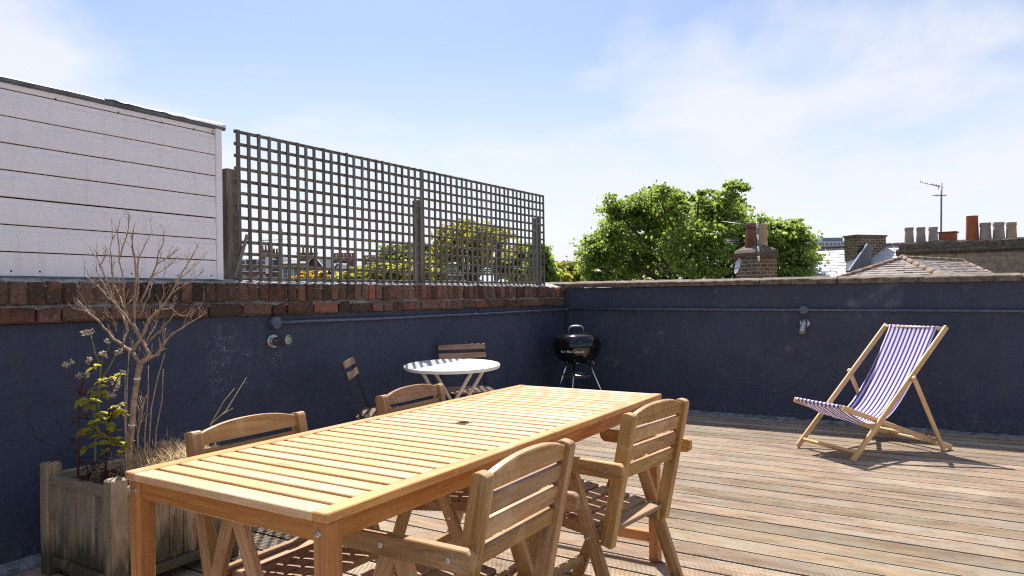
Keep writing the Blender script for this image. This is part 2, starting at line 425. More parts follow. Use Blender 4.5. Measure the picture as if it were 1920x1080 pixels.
M_REDPOT = simple('sooty_red_clay', (0.17, 0.075, 0.05), 0.85, 0, 0.3, 0.5, 6, 0.3, 20)
M_STUCCO = mortarmat('aged_stucco', (0.31, 0.25, 0.18), (0.42, 0.345, 0.25), (0.18, 0.14, 0.10))
M_SOOT = mortarmat('sooty_cap', (0.13, 0.105, 0.08), (0.24, 0.195, 0.15), (0.05, 0.04, 0.03))
M_WGLOSS = simple('white_window_paint', (0.72, 0.72, 0.72), 0.45)
M_PANE = simple('dark_glass', (0.03, 0.037, 0.045), 0.08, 0, 0.7)
M_RENDER = simple('white_house_render', (0.72, 0.70, 0.68), 0.85, 0, 0.3, 0.05, 2)
M_MANS = simple('blue_slate_mansard', (0.055, 0.066, 0.095), 0.6, 0, 0.4, 0.25, 2)
M_CONC = simple('pale_concrete', (0.50, 0.52, 0.56), 0.8, 0, 0.3, 0.08, 0.5)
M_GLASSY = simple('grey_blue_band', (0.16, 0.19, 0.25), 0.3)
M_AERIAL = simple('aerial_metal', (0.22, 0.22, 0.23), 0.45, 0.7)
M_GROUND = simple('street_ground', (0.10, 0.10, 0.09), 0.95, 0, 0.2, 0.4, 0.05)
M_LENS = simple('greenish_lamp_glass', (0.24, 0.33, 0.22), 0.12, 0, 0.6)

def brickwall(name, c1, c2, mort, scale=1.0):
    m, t = newmat(name)
    o = t.objco(); nrm = t.n('ShaderNodeNewGeometry').outputs['Normal']
    s = t.n('ShaderNodeSeparateXYZ', {0: o})
    uu = t.math('ADD', s.outputs[0], s.outputs[1])
    v = t.n('ShaderNodeCombineXYZ', {0: uu, 1: s.outputs[2], 2: 0.0}).outputs[0]
    b = t.n('ShaderNodeTexBrick', {'Vector': v, 'Color1': (*c1, 1), 'Color2': (*c2, 1), 'Mortar': (*mort, 1), 'Scale': scale, 'Mortar Size': 0.011, 'Mortar Smooth': 0.3, 'Bias': -0.1, 'Brick Width': 0.19, 'Row Height': 0.078})
    n = t.noise(o, 2.0, 5, 0.7)
    c = t.mix(t.math('MULTIPLY', t.mrange(n, 0.45, 0.72), 0.6), b.outputs[0], (0.05, 0.04, 0.032))
    t.pbr(c, 0.9, t.bump(t.math('SUBTRACT', 1.0, b.outputs[1]), 0.6, 0.02), spec=0.2)
    return m
M_STOCK = brickwall('london_stock_brick', (0.115, 0.075, 0.045), (0.20, 0.135, 0.08), (0.33, 0.29, 0.235))
M_STOCKD = brickwall('dark_stock_brick', (0.10, 0.062, 0.04), (0.17, 0.11, 0.065), (0.12, 0.10, 0.08))
M_REDBR = brickwall('red_house_brick', (0.21, 0.085, 0.05), (0.26, 0.12, 0.08), (0.25, 0.22, 0.19))

def slatemat(name, ca, cb):
    m, t = newmat(name); r = t.rand(); p = t.pos()
    n = t.noise(p, 4, 5, 0.65)
    c = t.mix(t.mrange(t.math('ADD', t.math('MULTIPLY', r, 0.6), t.math('MULTIPLY', n, 0.5)), 0.2, 0.9), ca, cb)
    t.pbr(c, 0.36, t.bump(n, 0.2, 0.01), spec=0.7)
    return m
M_SLATE = slatemat('pale_weathered_slate', (0.46, 0.47, 0.50), (0.58, 0.59, 0.62))
M_LEADBL = slatemat('blue_lead_sheet', (0.055, 0.068, 0.10), (0.075, 0.09, 0.13))
M_TILE = slatemat('weathered_clay_tile', (0.225, 0.185, 0.16), (0.34, 0.29, 0.255))
M_RIDGE = mortarmat('ridge_tile', (0.22, 0.16, 0.125), (0.30, 0.225, 0.18), (0.12, 0.085, 0.065))

def leafmat(name, dark, mid, light, trans):
    m, t = newmat(name)
    g = t.n('ShaderNodeNewGeometry')
    rp = g.outputs['Random Per Island']
    n = t.noise(g.outputs['Position'], 0.9, 3, 0.6)
    f = t.math('ADD', t.math('MULTIPLY', rp, 0.65), t.math('MULTIPLY', n, 0.5))
    c = t.ramp(f, [(0.2, dark), (0.55, mid), (0.9, light)])
    pr = t.n('ShaderNodeBsdfPrincipled', {'Base Color': c, 'Roughness': 0.42, 'Specular IOR Level': 0.4})
    tc = t.mix(0.65, c, trans)
    tr = t.n('ShaderNodeBsdfTranslucent', {'Color': tc})
    ms = t.n('ShaderNodeMixShader', {0: 0.55, 1: pr.outputs[0], 2: tr.outputs[0]})
    t.n('ShaderNodeOutputMaterial', {'Surface': ms.outputs[0]})
    return m
M_LEAF = leafmat('broad_leaf', (0.065, 0.108, 0.028), (0.115, 0.172, 0.042), (0.23, 0.285, 0.075), (0.46, 0.60, 0.10))
M_LEAFD = leafmat('dark_leaf', (0.03, 0.055, 0.014), (0.06, 0.10, 0.02), (0.11, 0.15, 0.03), (0.26, 0.33, 0.04))
M_LEAFY = leafmat('yellow_green_leaf', (0.09, 0.11, 0.02), (0.18, 0.19, 0.035), (0.30, 0.29, 0.05), (0.60, 0.58, 0.07))
M_LEAFO = leafmat('amber_leaf', (0.20, 0.12, 0.015), (0.36, 0.24, 0.03), (0.48, 0.35, 0.05), (0.75, 0.5, 0.06))
M_WEEDG = leafmat('weed_leaf', (0.09, 0.13, 0.04), (0.24, 0.26, 0.06), (0.45, 0.42, 0.08), (0.7, 0.62, 0.07))
M_WEEDP = leafmat('purple_weed_leaf', (0.05, 0.018, 0.03), (0.10, 0.035, 0.05), (0.16, 0.08, 0.09), (0.2, 0.06, 0.08))

def fabricmat():
    m, t = newmat('striped_canvas')
    uv = t.n('ShaderNodeTexCoord').outputs['UV']
    s = t.n('ShaderNodeSeparateXYZ', {0: uv})
    ph = t.math('FRACT', t.math('MULTIPLY', s.outputs[0], 11.0))
    st = t.math('MULTIPLY', t.mrange(ph, 0.27, 0.29), t.mrange(ph, 0.73, 0.71))
    n = t.noise(t.mapv(uv, (40, 6, 1)), 2, 4)
    c = t.mix(st, (0.76, 0.72, 0.78), t.mix(n, (0.060, 0.045, 0.34), (0.095, 0.072, 0.42)))
    h = t.math('ADD', t.math('SINE', t.math('MULTIPLY', s.outputs[0], 1400.0)), t.math('SINE', t.math('MULTIPLY', s.outputs[1], 3600.0)))
    pr = t.n('ShaderNodeBsdfPrincipled', {'Base Color': c, 'Roughness': 0.85, 'Specular IOR Level': 0.2, 'Normal': t.bump(t.math('ADD', h, t.math('MULTIPLY', n, 3.0)), 0.12, 0.002)})
    tr = t.n('ShaderNodeBsdfTranslucent', {'Color': c})
    ms = t.n('ShaderNodeMixShader', {0: 0.3, 1: pr.outputs[0], 2: tr.outputs[0]})
    t.n('ShaderNodeOutputMaterial', {'Surface': ms.outputs[0]})
    return m
M_CANVAS = fabricmat()

# ================================================================== SETTING
XW, YW = -3.578, 6.884          # faces of the two painted parapets

def ground():
    vs = [(-1500, -1500, -9), (1500, -1500, -9), (1500, 1500, -9), (-1500, 1500, -9)]
    tag(link('ground', pymesh('ground', vs, [(0, 1, 2, 3)]), M_GROUND), kind='structure')
ground()
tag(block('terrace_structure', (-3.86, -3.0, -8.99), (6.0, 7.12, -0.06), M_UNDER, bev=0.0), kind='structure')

# ---- deck
deck = thing('deck', None, None, kind='structure')
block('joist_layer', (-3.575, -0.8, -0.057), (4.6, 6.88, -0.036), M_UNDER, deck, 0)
PITCH = 0.1565; BW = 0.1435
def board_profile(bw=BW, ng=13, depth=0.0048):
    pts = [(-bw / 2, -0.030), (-bw / 2, -0.004), (-bw / 2 + 0.003, 0.0)]
    m0 = 0.0065; p = (bw - 2 * m0) / ng
    for i in range(ng):
        a = -bw / 2 + m0 + i * p
        pts += [(a + p * 0.20, 0.0), (a + p * 0.30, -depth), (a + p * 0.70, -depth), (a + p * 0.80, 0.0)]
    pts += [(bw / 2 - 0.003, 0.0), (bw / 2, -0.004), (bw / 2, -0.030)]
    return pts
def board_mesh(L):
    pr = board_profile(); n = len(pr); vs = []; fs = []
    for x in (-L / 2, L / 2):
        for y, z in pr: vs.append((x, y, z))
    for i in range(n):
        j = (i + 1) % n
        fs.append((i, j, n + j, n + i))
    fs.append(tuple(range(n))[::-1]); fs.append(tuple(n + i for i in range(n)))
    return pymesh('deck_board', vs, fs)
BM_ = board_mesh(8.0); BM_.materials.append(M_DECK)
k = 0; y = 6.80
while y > -0.7:
    o = link('deck_board', BM_, None, deck, loc=(0.53 + rnd.uniform(-0.012, 0.012), y + rnd.uniform(-0.0012, 0.0012), rnd.uniform(-0.0012, 0.0006)))
    o.rotation_euler = (rnd.uniform(-0.004, 0.004), 0, rnd.uniform(-0.0004, 0.0004))
    y -= PITCH

# ---- left parapet: painted render, two courses of old brick, mortar haunch
lw = thing('parapet_wall', 'navy painted side wall topped with two courses of weathered red brick', 'wall', (XW, 3.4, 0))
def lw_block(name, lo, hi, mat, bev=0.003):
    return block(name, Vector(lo) - Vector((XW, 3.4, 0)), Vector(hi) - Vector((XW, 3.4, 0)), mat, lw, bev)
def grid_sheet(name, nx, ny, f, mat, parent):
    vs = [f(i / nx, j / ny) for j in range(ny + 1) for i in range(nx + 1)]
    fs = [(j * (nx + 1) + i, j * (nx + 1) + i + 1, (j + 1) * (nx + 1) + i + 1, (j + 1) * (nx + 1) + i) for j in range(ny) for i in range(nx)]
    return link(name, pymesh(name, vs, fs, True), mat, parent)
Y0, Y1 = -0.3, 6.80
lw_block('rendered_face', (XW - 0.30, Y0, -0.05), (XW, 6.88, 1.088), M_NAVYL, 0.004)
lw_block('mortar_core', (XW - 0.29, Y0, 1.088), (XW + 0.012, Y1, 1.262), M_SOOT, 0)
def jit_brick(l, w_, h, seed, mat):
    bm = bmesh.new(); bmesh.ops.create_cube(bm, size=1)
    bmesh.ops.scale(bm, vec=(l, w_, h), verts=bm.verts)
    r = random.Random(seed)
    for v in bm.verts: v.co += Vector((r.uniform(-1, 1) * 0.004, r.uniform(-1, 1) * 0.0045, r.uniform(-1, 1) * 0.005))
    bmesh.ops.bevel(bm, geom=bm.edges, offset=r.uniform(0.004, 0.009), segments=1, affect='EDGES')
    me = bm_mesh('brick', bm); me.materials.append(mat); return me
ROW = [jit_brick(0.16, 0.064, 0.104, 10 + i, M_BRICK) for i in range(10)]
STR = [jit_brick(0.17, 0.212, 0.070, 40 + i, M_BRICK) for i in range(7)]
HDR = [jit_brick(0.17, 0.103, 0.070, 60 + i, M_BRICK) for i in range(5)]
y = Y0 + 0.04
while y < Y1 - 0.03:
    o = link('brick', rnd.choice(ROW), None, lw, loc=(-0.055 + rnd.uniform(-0.006, 0.006), y - 3.4, 1.229 + rnd.uniform(-0.004, 0.004)))
    o.rotation_euler = (rnd.uniform(-0.03, 0.03), rnd.uniform(-0.02, 0.02), rnd.uniform(-0.03, 0.03))
    y += 0.0735 + rnd.uniform(-0.002, 0.003)
y = Y0
while y < Y1 - 0.05:
    st = rnd.random() < 0.55
    wd = 0.212 if st else 0.103
    if y + wd > Y1 + 0.02: break
    o = link('brick', rnd.choice(STR if st else HDR), None, lw, loc=(-0.05 + rnd.uniform(-0.005, 0.006), y + wd / 2 - 3.4, 1.1265 + rnd.uniform(-0.003, 0.003)))
    o.rotation_euler = (rnd.uniform(-0.015, 0.015), rnd.uniform(-0.02, 0.02), rnd.uniform(-0.02, 0.02))
    y += wd + 0.009
def ledge(u, v):
    yy = Y0 + (Y1 - Y0) * u - 3.4
    n = mnoise.noise((yy * 9, v * 3, 1)) * 0.6 + mnoise.noise((yy * 31, v * 7, 5)) * 0.5
    return (0.031 - 0.034 * v + n * 0.004, yy, 1.158 + 0.026 * v + n * 0.006 - (0.008 if v < 0.01 else 0))
grid_sheet('mortar_fillet', 460, 4, ledge, M_MORT, lw)
def haunch(u, v):
    yy = Y0 + (Y1 - Y0) * u - 3.4
    n = mnoise.noise((yy * 11, v * 4, 9)) * 0.7 + mnoise.noise((yy * 37, v * 11, 3)) * 0.6
    return (0.018 - 0.20 * v + n * 0.006, yy, 1.274 + 0.052 * v ** 0.8 + n * 0.009 * (0.5 + v) - (0.02 if v < 0.01 else 0))
grid_sheet('mortar_haunch', 520, 7, haunch, M_FLAU, lw)
lw_block('wall_back', (XW - 0.32, Y0, 1.262), (XW - 0.16, Y1, 1.318), M_MORT, 0.004)
def fillet(x0, axis_len, horizontal):
    pass
def cem(u, v):
    yy = Y0 + (6.86 - Y0) * u - 3.4
    n = mnoise.noise((yy * 7, v * 3, 2)) + 0.5 * mnoise.noise((yy * 25, v * 5, 8))
    return (0.004 + 0.062 * v + n * 0.010 * v, yy, 0.022 * (1 - v) ** 1.5 + 0.004 + n * 0.004 - (0.04 if v > 0.99 else 0))
grid_sheet('cement_fillet', 300, 5, cem, M_CEM, lw)

# ---- end parapet with stone coping
rw = thing('parapet_wall', 'navy painted end wall capped with a row of grey brown coping stones', 'wall', (0, YW, 0))
block('rendered_face', (XW - 0.0, 0.0, -0.05), (5.4, 0.22, 1.262), M_NAVYR, rw, 0.004)
block('outer_wall', (-5.45, 0.01, -3.0), (XW - 0.001, 0.219, 1.262), M_STOCKD, rw, 0.0)
def cope_mesh(L, seed):
    r = random.Random(seed)
    prof = [(-0.030, 0.0), (-0.034, 0.040), (-0.026, 0.048), (0.11, 0.070), (0.24, 0.060), (0.245, 0.0)]
    nseg = 8; vs = []; fs = []; n = len(prof)
    for i in range(nseg + 1):
        x = -L / 2 + L * i / nseg
        for a, b in prof:
            e = 0.003 if i in (0, nseg) else 0
            vs.append((x, a + r.uniform(-0.0025, 0.0025) + e, b + r.uniform(-0.0025, 0.0025) - (e if b > 0.01 else 0)))
    for i in range(nseg):
        for j in range(n):
            j2 = (j + 1) % n
            fs.append((i * n + j, i * n + j2, (i + 1) * n + j2, (i + 1) * n + j))
    fs.append(tuple(range(n))[::-1]); fs.append(tuple(nseg * n + j for j in range(n)))
    me = pymesh('coping_stone', vs, fs); me.materials.append(M_COPE)
    return me
COPES = [cope_mesh(0.664, 5 + i) for i in range(5)]
for i in range(16):
    x = -5.2 + 0.672 * i
    o = link('coping_stone', COPES[i % 5], None, rw, loc=(x + 0.003, 0, 1.263 + rnd.uniform(-0.002, 0.002) + (x + 1.5) * -0.0045))
    o.rotation_euler = (rnd.uniform(-0.006, 0.006), 0.0045 + rnd.uniform(-0.002, 0.002), 0)
block('mortar_bed', (-5.4, 0.012, 1.255), (5.3, 0.21, 1.269), M_MORT, rw, 0)
def cem2(u, v):
    x = XW + 0.02 + 8.5 * u
    n = mnoise.noise((x * 6, v * 3, 12)) + 0.5 * mnoise.noise((x * 22, v * 5, 18))
    return (x, -0.002 - (0.05 + 0.02 * mnoise.noise((x * 1.1, 3, 3))) * v - n * 0.012 * v, 0.024 * (1 - v) ** 1.4 + 0.003 + n * 0.006 - 0.010 * min(1, max(0, (x + 0.9) / 1.2)) - (0.04 if v > 0.99 else 0))
grid_sheet('cement_fillet', 380, 5, cem2, M_CEM, rw)

# ---- conduits with round boxes
def conduit(label, pts, boxes, clips, axis):
    t = thing('cable_conduit', label, 'conduit', (0, 0, 0), 0, 'painted cable conduits along the walls')
    tube('pipe', pts, 0.0115, M_NAVYP, t, 10)
    for (p, n) in boxes:
        mw = Vector(n).to_track_quat('Z', 'X').to_matrix().to_4x4(); mw.translation = p
        lathe('junction_box', [(0.040, 0.0), (0.040, 0.034), (0.036, 0.040), (0.012, 0.042), (0.0, 0.042)], M_NAVYP, t, 20, mw)
    for (p, dr, n) in clips:
        p = Vector(p); dr = Vector(dr); n = Vector(n)
        m = basis(p - dr * 0.013, p + dr * 0.013, n)
        vs = []; fs = []
        for xx in (-0.013, 0.013):
            for k_ in range(7):
                a = math.pi * k_ / 6
                vs.append((xx, 0.0145 * math.cos(a), 0.0145 * math.sin(a)))
            vs += [(xx, -0.0145, -0.016), (xx, 0.0145, -0.016)]
        nn = 9
        for j in range(nn): fs.append((j, (j + 1) % nn, nn + (j + 1) % nn, nn + j))
        fs += [tuple(range(nn))[::-1], tuple(nn + i for i in range(nn))]
        link('saddle_clip', pymesh('saddle_clip', vs, fs), M_NAVYP, t, m)
xc = XW + 0.020
pl = [(xc, 2.95 + (6.83 - 2.95) * i / 14, 1.040 + 0.0015 * math.sin(i * 1.3) * (1 if 0 < i < 14 else 0) - 0.006 * math.sin(math.pi * i / 14)) for i in range(15)]
pl += [(xc + 0.008, 6.853, 1.040), (xc + 0.03, 6.864, 1.040)]
conduit('navy painted pipe along the side wall below the bricks, ending in a round box', pl,
        [((XW, 2.932, 1.040), (1, 0, 0))],
        [((xc, yy, 1.036), (0, 1, 0), (1, 0, 0)) for yy in (3.93, 5.1, 6.2)], 0)
yc = YW - 0.020
conduit('navy painted pipe across the end wall, passing through a round box above the lamp',
        [(XW + 0.05, yc, 1.040), (-2.4, yc, 1.036), (-1.11, yc, 1.026), (0.6, yc, 1.013), (2.6, yc, 1.0), (5.2, yc, 0.985)],
        [((-1.112, YW, 1.026), (0, -1, 0))],
        [((xx, yc, 1.026 - 0.0078 * (xx + 1.11)), (1, 0, 0), (0, -1, 0)) for xx in (-2.9, -2.1, -0.40, 0.75, 2.2)], 1)

# ---- steel spot lamps
def spot(label, base, nrm, tip_dir):
    t = thing('wall_lamp', label, 'lamp', base, 0, 'steel spot lamps on the painted walls')
    n = Vector(nrm)
    mw = n.to_track_quat('Z', 'X').to_matrix().to_4x4()
    lathe('wall_plate', [(0.044, 0), (0.044, 0.010), (0.040, 0.014), (0, 0.014)], M_STEEL, t, 24, mw)
    k0 = n * 0.042
    tube('bracket', [n * 0.012, n * 0.045], 0.010, M_STEEL, t, 10)
    dv = Vector(tip_dir).normalized()
    mw2 = dv.to_track_quat('Z', 'X').to_matrix().to_4x4(); mw2.translation = k0 - dv * 0.03
    body = lathe('lamp_tube', [(0.0, 0.0), (0.026, 0.0), (0.0285, 0.004), (0.0285, 0.056), (0.0275, 0.058), (0.0315, 0.060), (0.0315, 0.128), (0.0285, 0.130), (0.0275, 0.120), (0.0, 0.120)], M_STEEL, t, 24, mw2)
    lathe('lamp_lens', [(0.0, 0.123), (0.025, 0.1225), (0.0272, 0.1215)], M_LENS, t, 20, mw2)
spot('steel spot lamp on the side wall below the round box, pointing right', (XW, 2.925, 0.925), (1, 0, 0), (1.0, 0.12, 0.10))
spot('steel spot lamp on the end wall beside the deckchair, tilted down', (-1.108, YW, 0.900), (0, -1, 0), (-0.06, -0.62, -0.72))

# ---- white clad rooftop box
cb = thing('clad_rooftop_building', 'white clad rooftop building with grey roof edge left of the trellis', 'building', (-3.64, 2.63, 1.3))
CX, CY, CZ = -3.64, 2.63, 1.3
def cbk(name, lo, hi, mat, bev=0.003):
    c = Vector((CX, CY, CZ)); return block(name, Vector(lo) - c, Vector(hi) - c, mat, cb, bev)
cbk('wall_body', (-7.4, -1.6, -2.0), (-3.662, 2.60, 2.195), M_UNDER, 0.0)  # dark body puts the shade of the plank grooves into its colour
rows = [1.304, 1.418, 1.542, 1.666, 1.790, 1.914, 2.038, 2.162, 2.193]
PLANK = {}
for i in range(8):
    z0, z1 = rows[i], rows[i + 1]; h = z1 - z0
    L = 2.585 + 1.6
    pr = [(0.001, 0.0045), (0.0205, 0.0045), (0.021, 0.007), (0.0195, h - 0.028), (0.0150, h - 0.024), (0.0145, h - 0.001), (0.001, h - 0.001)] if i < 7 else [(0, 0.003), (0.017, 0.003), (0.017, h), (0, h)]
    prism('cladding_plank', pr, -L / 2, L / 2, M_CLAD, cb, mw=Matrix.Translation((-3.662 - CX, 2.585 - L / 2 - CY, z0 - CZ + rnd.uniform(-0.001, 0.001))))
cbk('corner_trim', (-3.67, 2.586, 1.302), (-3.634, 2.628, 2.200), M_CLAD, 0.004)
cbk('flashing_strip', (-3.70, -1.6, 1.292), (-3.628, 2.60, 1.306), M_LEAD, 0.002)
def edge(u, v):
    yy = (-1.6 + 4.25 * u) - CY
    n = mnoise.noise((yy * 3, 0, 4)) * 0.0025 + mnoise.noise((yy * 23, v, 4)) * 0.0008
    a = v * math.pi * 1.05
    return (-3.644 - CX + 0.016 * math.sin(a) + n * 0.5, yy, 2.205 - CZ - 0.0145 * math.cos(a) + n)
grid_sheet('lead_roof_edge', 120, 8, edge, M_LEAD, cb)
cbk('roof', (-7.45, -1.6, 2.196), (-3.645, 2.64, 2.216), M_LEAD, 0.004)
def film(u, v):
    yy = 1.95 + 0.70 * u - CY
    n = mnoise.noise((yy * 14, v * 6, 4)) + 0.6 * mnoise.noise((yy * 40, v * 13, 4))
    fold = 0.002 * max(0, n)
    cut = 0.006 * mnoise.noise((yy * 18, 3, 3))
    return (-3.625 - CX - 0.055 * v + n * 0.002, yy, 2.219 - CZ + 0.014 * math.sin(v * 2.6) * (0.4 + u) + fold + (cut - 0.012 * u if v < 0.05 else 0))
grid_sheet('torn_white_flashing', 70, 10, film, M_FILM, cb)
sm = lathe('screw', [(0.0, 0.004), (0.003, 0.0035), (0.0045, 0.0)], M_RUST, cb, 8, Matrix.Translation((-3.643 - CX, 1.72 - CY, 2.166 - CZ)) @ Matrix.Rotation(R(90), 4, 'Y'))
for yy, zz_ in ((2.02, 2.166), (2.16, 2.163), (2.26, 2.163), (2.45, 2.164), (2.57, 2.175), (2.575, 2.160), (1.52, 1.33), (1.64, 1.33), (2.08, 1.33), (2.34, 1.325), (2.55, 1.33)):
    o = sm.copy(); COL.objects.link(o); o.location = (-3.6415 - CX, yy - CY, zz_ - CZ)

# ---- trellis panels and posts
def trellis(label, y0, nv, za, zb_, p=0.0755):
    t = thing('trellis_panel', label, 'trellis', (-3.66, y0, 1.30), 0, 'trellis panels on the brick wall')
    for i in range(nv):
        wv = 0.0235 if 0 < i < nv - 1 else 0.027
        zs_ = za + (zb_ - za) * i / (nv - 1)
        beam('batten', (0.010, i * p, -0.012 + rnd.uniform(-0.004, 0.004)), (0.010 + rnd.uniform(-0.003, 0.003), i * p + rnd.uniform(-0.0055, 0.0055), 0.919 + zs_ + rnd.uniform(-0.003, 0.003)), wv, 0.011, M_TREL, t, (1, 0, 0), 0.002)
    for j in range(13):
        z = 0.016 + j * 0.0746
        fz = j / 12
        beam('batten', (-0.003, -0.022 if za == 0 else -0.012, z + za * fz + rnd.uniform(-0.002, 0.002)), (-0.003, (nv - 1) * p + 0.014, z + rnd.uniform(-0.002, 0.002) + zb_ * fz + (0.010 if zb_ > 0.03 else 0) * (1 - fz)), 0.0205, 0.011, M_TREL, t, (1, 0, 0), 0.002)
    return t
trellis('grey square trellis panel beside the white clad building, nearer of the two', 2.752, 24, 0.0, 0.020)
trellis('grey square trellis panel ending near the wall corner, farther of the two', 4.517, 27, 0.020, 0.045, 0.0781)
for (yy, zt, ww, lab) in ((2.735, 1.985, 0.075, 'broad grey timber post between white cladding and trellis'),
                      (4.535, 1.993, 0.060, 'grey timber post holding the joint between both trellis panels'),
                      (6.520, 2.022, 0.060, 'grey timber post at the far end of the trellis')):
    t = tag(beam('fence_post', (-3.722, yy, 1.20), (-3.722, yy, zt), ww, 0.07, M_TREL, None, (1, 0, 0), 0.004), lab, 'post', 'timber posts behind the trellis')
tag(beam('broken_batten', (-3.632, 2.70, 1.318), (-3.640, 2.80, 1.585), 0.022, 0.010, M_TREL, None, (1, 0, 0), 0.002), 'loose broken batten leaning against the foot of the trellis', 'stick')

# ================================================================== DINING TABLE
TX0, TX1, TY0, TY1, TZ = -1.822, -1.082, 1.014, 3.000, 0.740
tb = thing('dining_table', 'long slatted wooden dining table with a parasol hole in its middle', 'table', ((TX0 + TX1) / 2, (TY0 + TY1) / 2, 0))
hx = (TX1 - TX0) / 2; hy = (TY1 - TY0) / 2
RW = 0.043; TH = 0.022
for sx_ in (-1, 1):
    for (a, b) in ((-hy, -0.0012), (0.0012, hy)):
        beam('side_rail', (sx_ * (hx - RW / 2), a, TZ - TH / 2), (sx_ * (hx - RW / 2), b, TZ - TH / 2), RW, TH, M_RAILW, tb, bev=0.0025)
nS = 33; pit = (2 * hy) / nS
for i in range(nS):
    yc_ = -hy + pit * (i + 0.5)
    z = TZ - TH / 2 - 0.0006 + rnd.uniform(-0.0006, 0.0004)
    end = i in (0, nS - 1)
    wS = pit - (0.0145 if not end else 0.0075)
    if i == 0: yc_ -= 0.0034
    if i == nS - 1: yc_ += 0.0034
    if i == nS // 2:
        for s_ in (-1, 1):
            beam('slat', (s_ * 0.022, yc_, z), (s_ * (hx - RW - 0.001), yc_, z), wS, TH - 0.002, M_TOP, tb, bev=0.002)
        continue
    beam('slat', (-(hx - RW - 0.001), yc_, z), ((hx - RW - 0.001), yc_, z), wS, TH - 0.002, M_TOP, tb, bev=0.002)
lathe('parasol_hole', [(0.021, -0.024), (0.021, 0.0005), (0.027, 0.0012), (0.028, -0.001), (0.0285, -0.024)], M_CHAIR, tb, 24, loc=(0, 0, TZ))
lathe('hole_plug', [(0.0, -0.012), (0.0208, -0.012)], M_HOLE, tb, 20, loc=(0, 0, TZ))
AP0, AP1 = 0.672, 0.7165
ins = 0.012
for s_ in (-1, 1):
    beam('apron', (-(hx - 0.05), s_ * (hy - ins - 0.011), (AP0 + AP1) / 2), ((hx - 0.05), s_ * (hy - ins - 0.011), (AP0 + AP1) / 2), 0.020, AP1 - AP0, M_TABLE, tb, bev=0.002)
    for (a, b) in ((-(hy - 0.05), -0.001), (0.001, hy - 0.05)):
        beam('apron', (s_ * (hx - ins - 0.011), a, (AP0 + AP1) / 2), (s_ * (hx - ins - 0.011), b, (AP0 + AP1) / 2), 0.020, AP1 - AP0, M_TABLE, tb, bev=0.002)
LG = 0.044
def bolt(parent, p, n, r=0.008):
    mw = Vector(n).to_track_quat('Z', 'X').to_matrix().to_4x4(); mw.translation = p
    o = lathe('bolt', [(0.0, 0.0012), (r * 0.42, 0.0012), (r * 0.5, 0.0032), (r * 0.85, 0.0028), (r, 0.0), (r, -0.002)], M_BOLT, parent, 14, mw)
    return o
for sx_ in (-1, 1):
    for sy_ in (-1, 1):
        x = sx_ * (hx - 0.007 - LG / 2); yv = sy_ * (hy - 0.008 - LG / 2)
        lg = beam('leg', (x, yv, 0), (x, yv, 0.717), LG, LG, M_TABLE, tb, (0, 1, 0), 0.003)
        bolt(tb, (x - sx_ * 0.004, yv + sy_ * (LG / 2 + 0.0005), 0.692), (0, sy_, 0), 0.0085)
for sy_ in (-1, 1):
    yv = sy_ * (hy - 0.008 - LG / 2)
    if sy_ > 0:
        beam('stretcher', (-(hx - 0.05), yv, 0.105), ((hx - 0.05), yv, 0.105), 0.024, 0.045, M_TABLE, tb, bev=0.003)
for yv in (-0.62, -0.06, 0.06, 0.62):
    beam('cross_bearer', (-(hx - 0.036), yv, 0.706), ((hx - 0.036), yv, 0.706), 0.030, 0.021, M_TABLE, tb, bev=0.002)

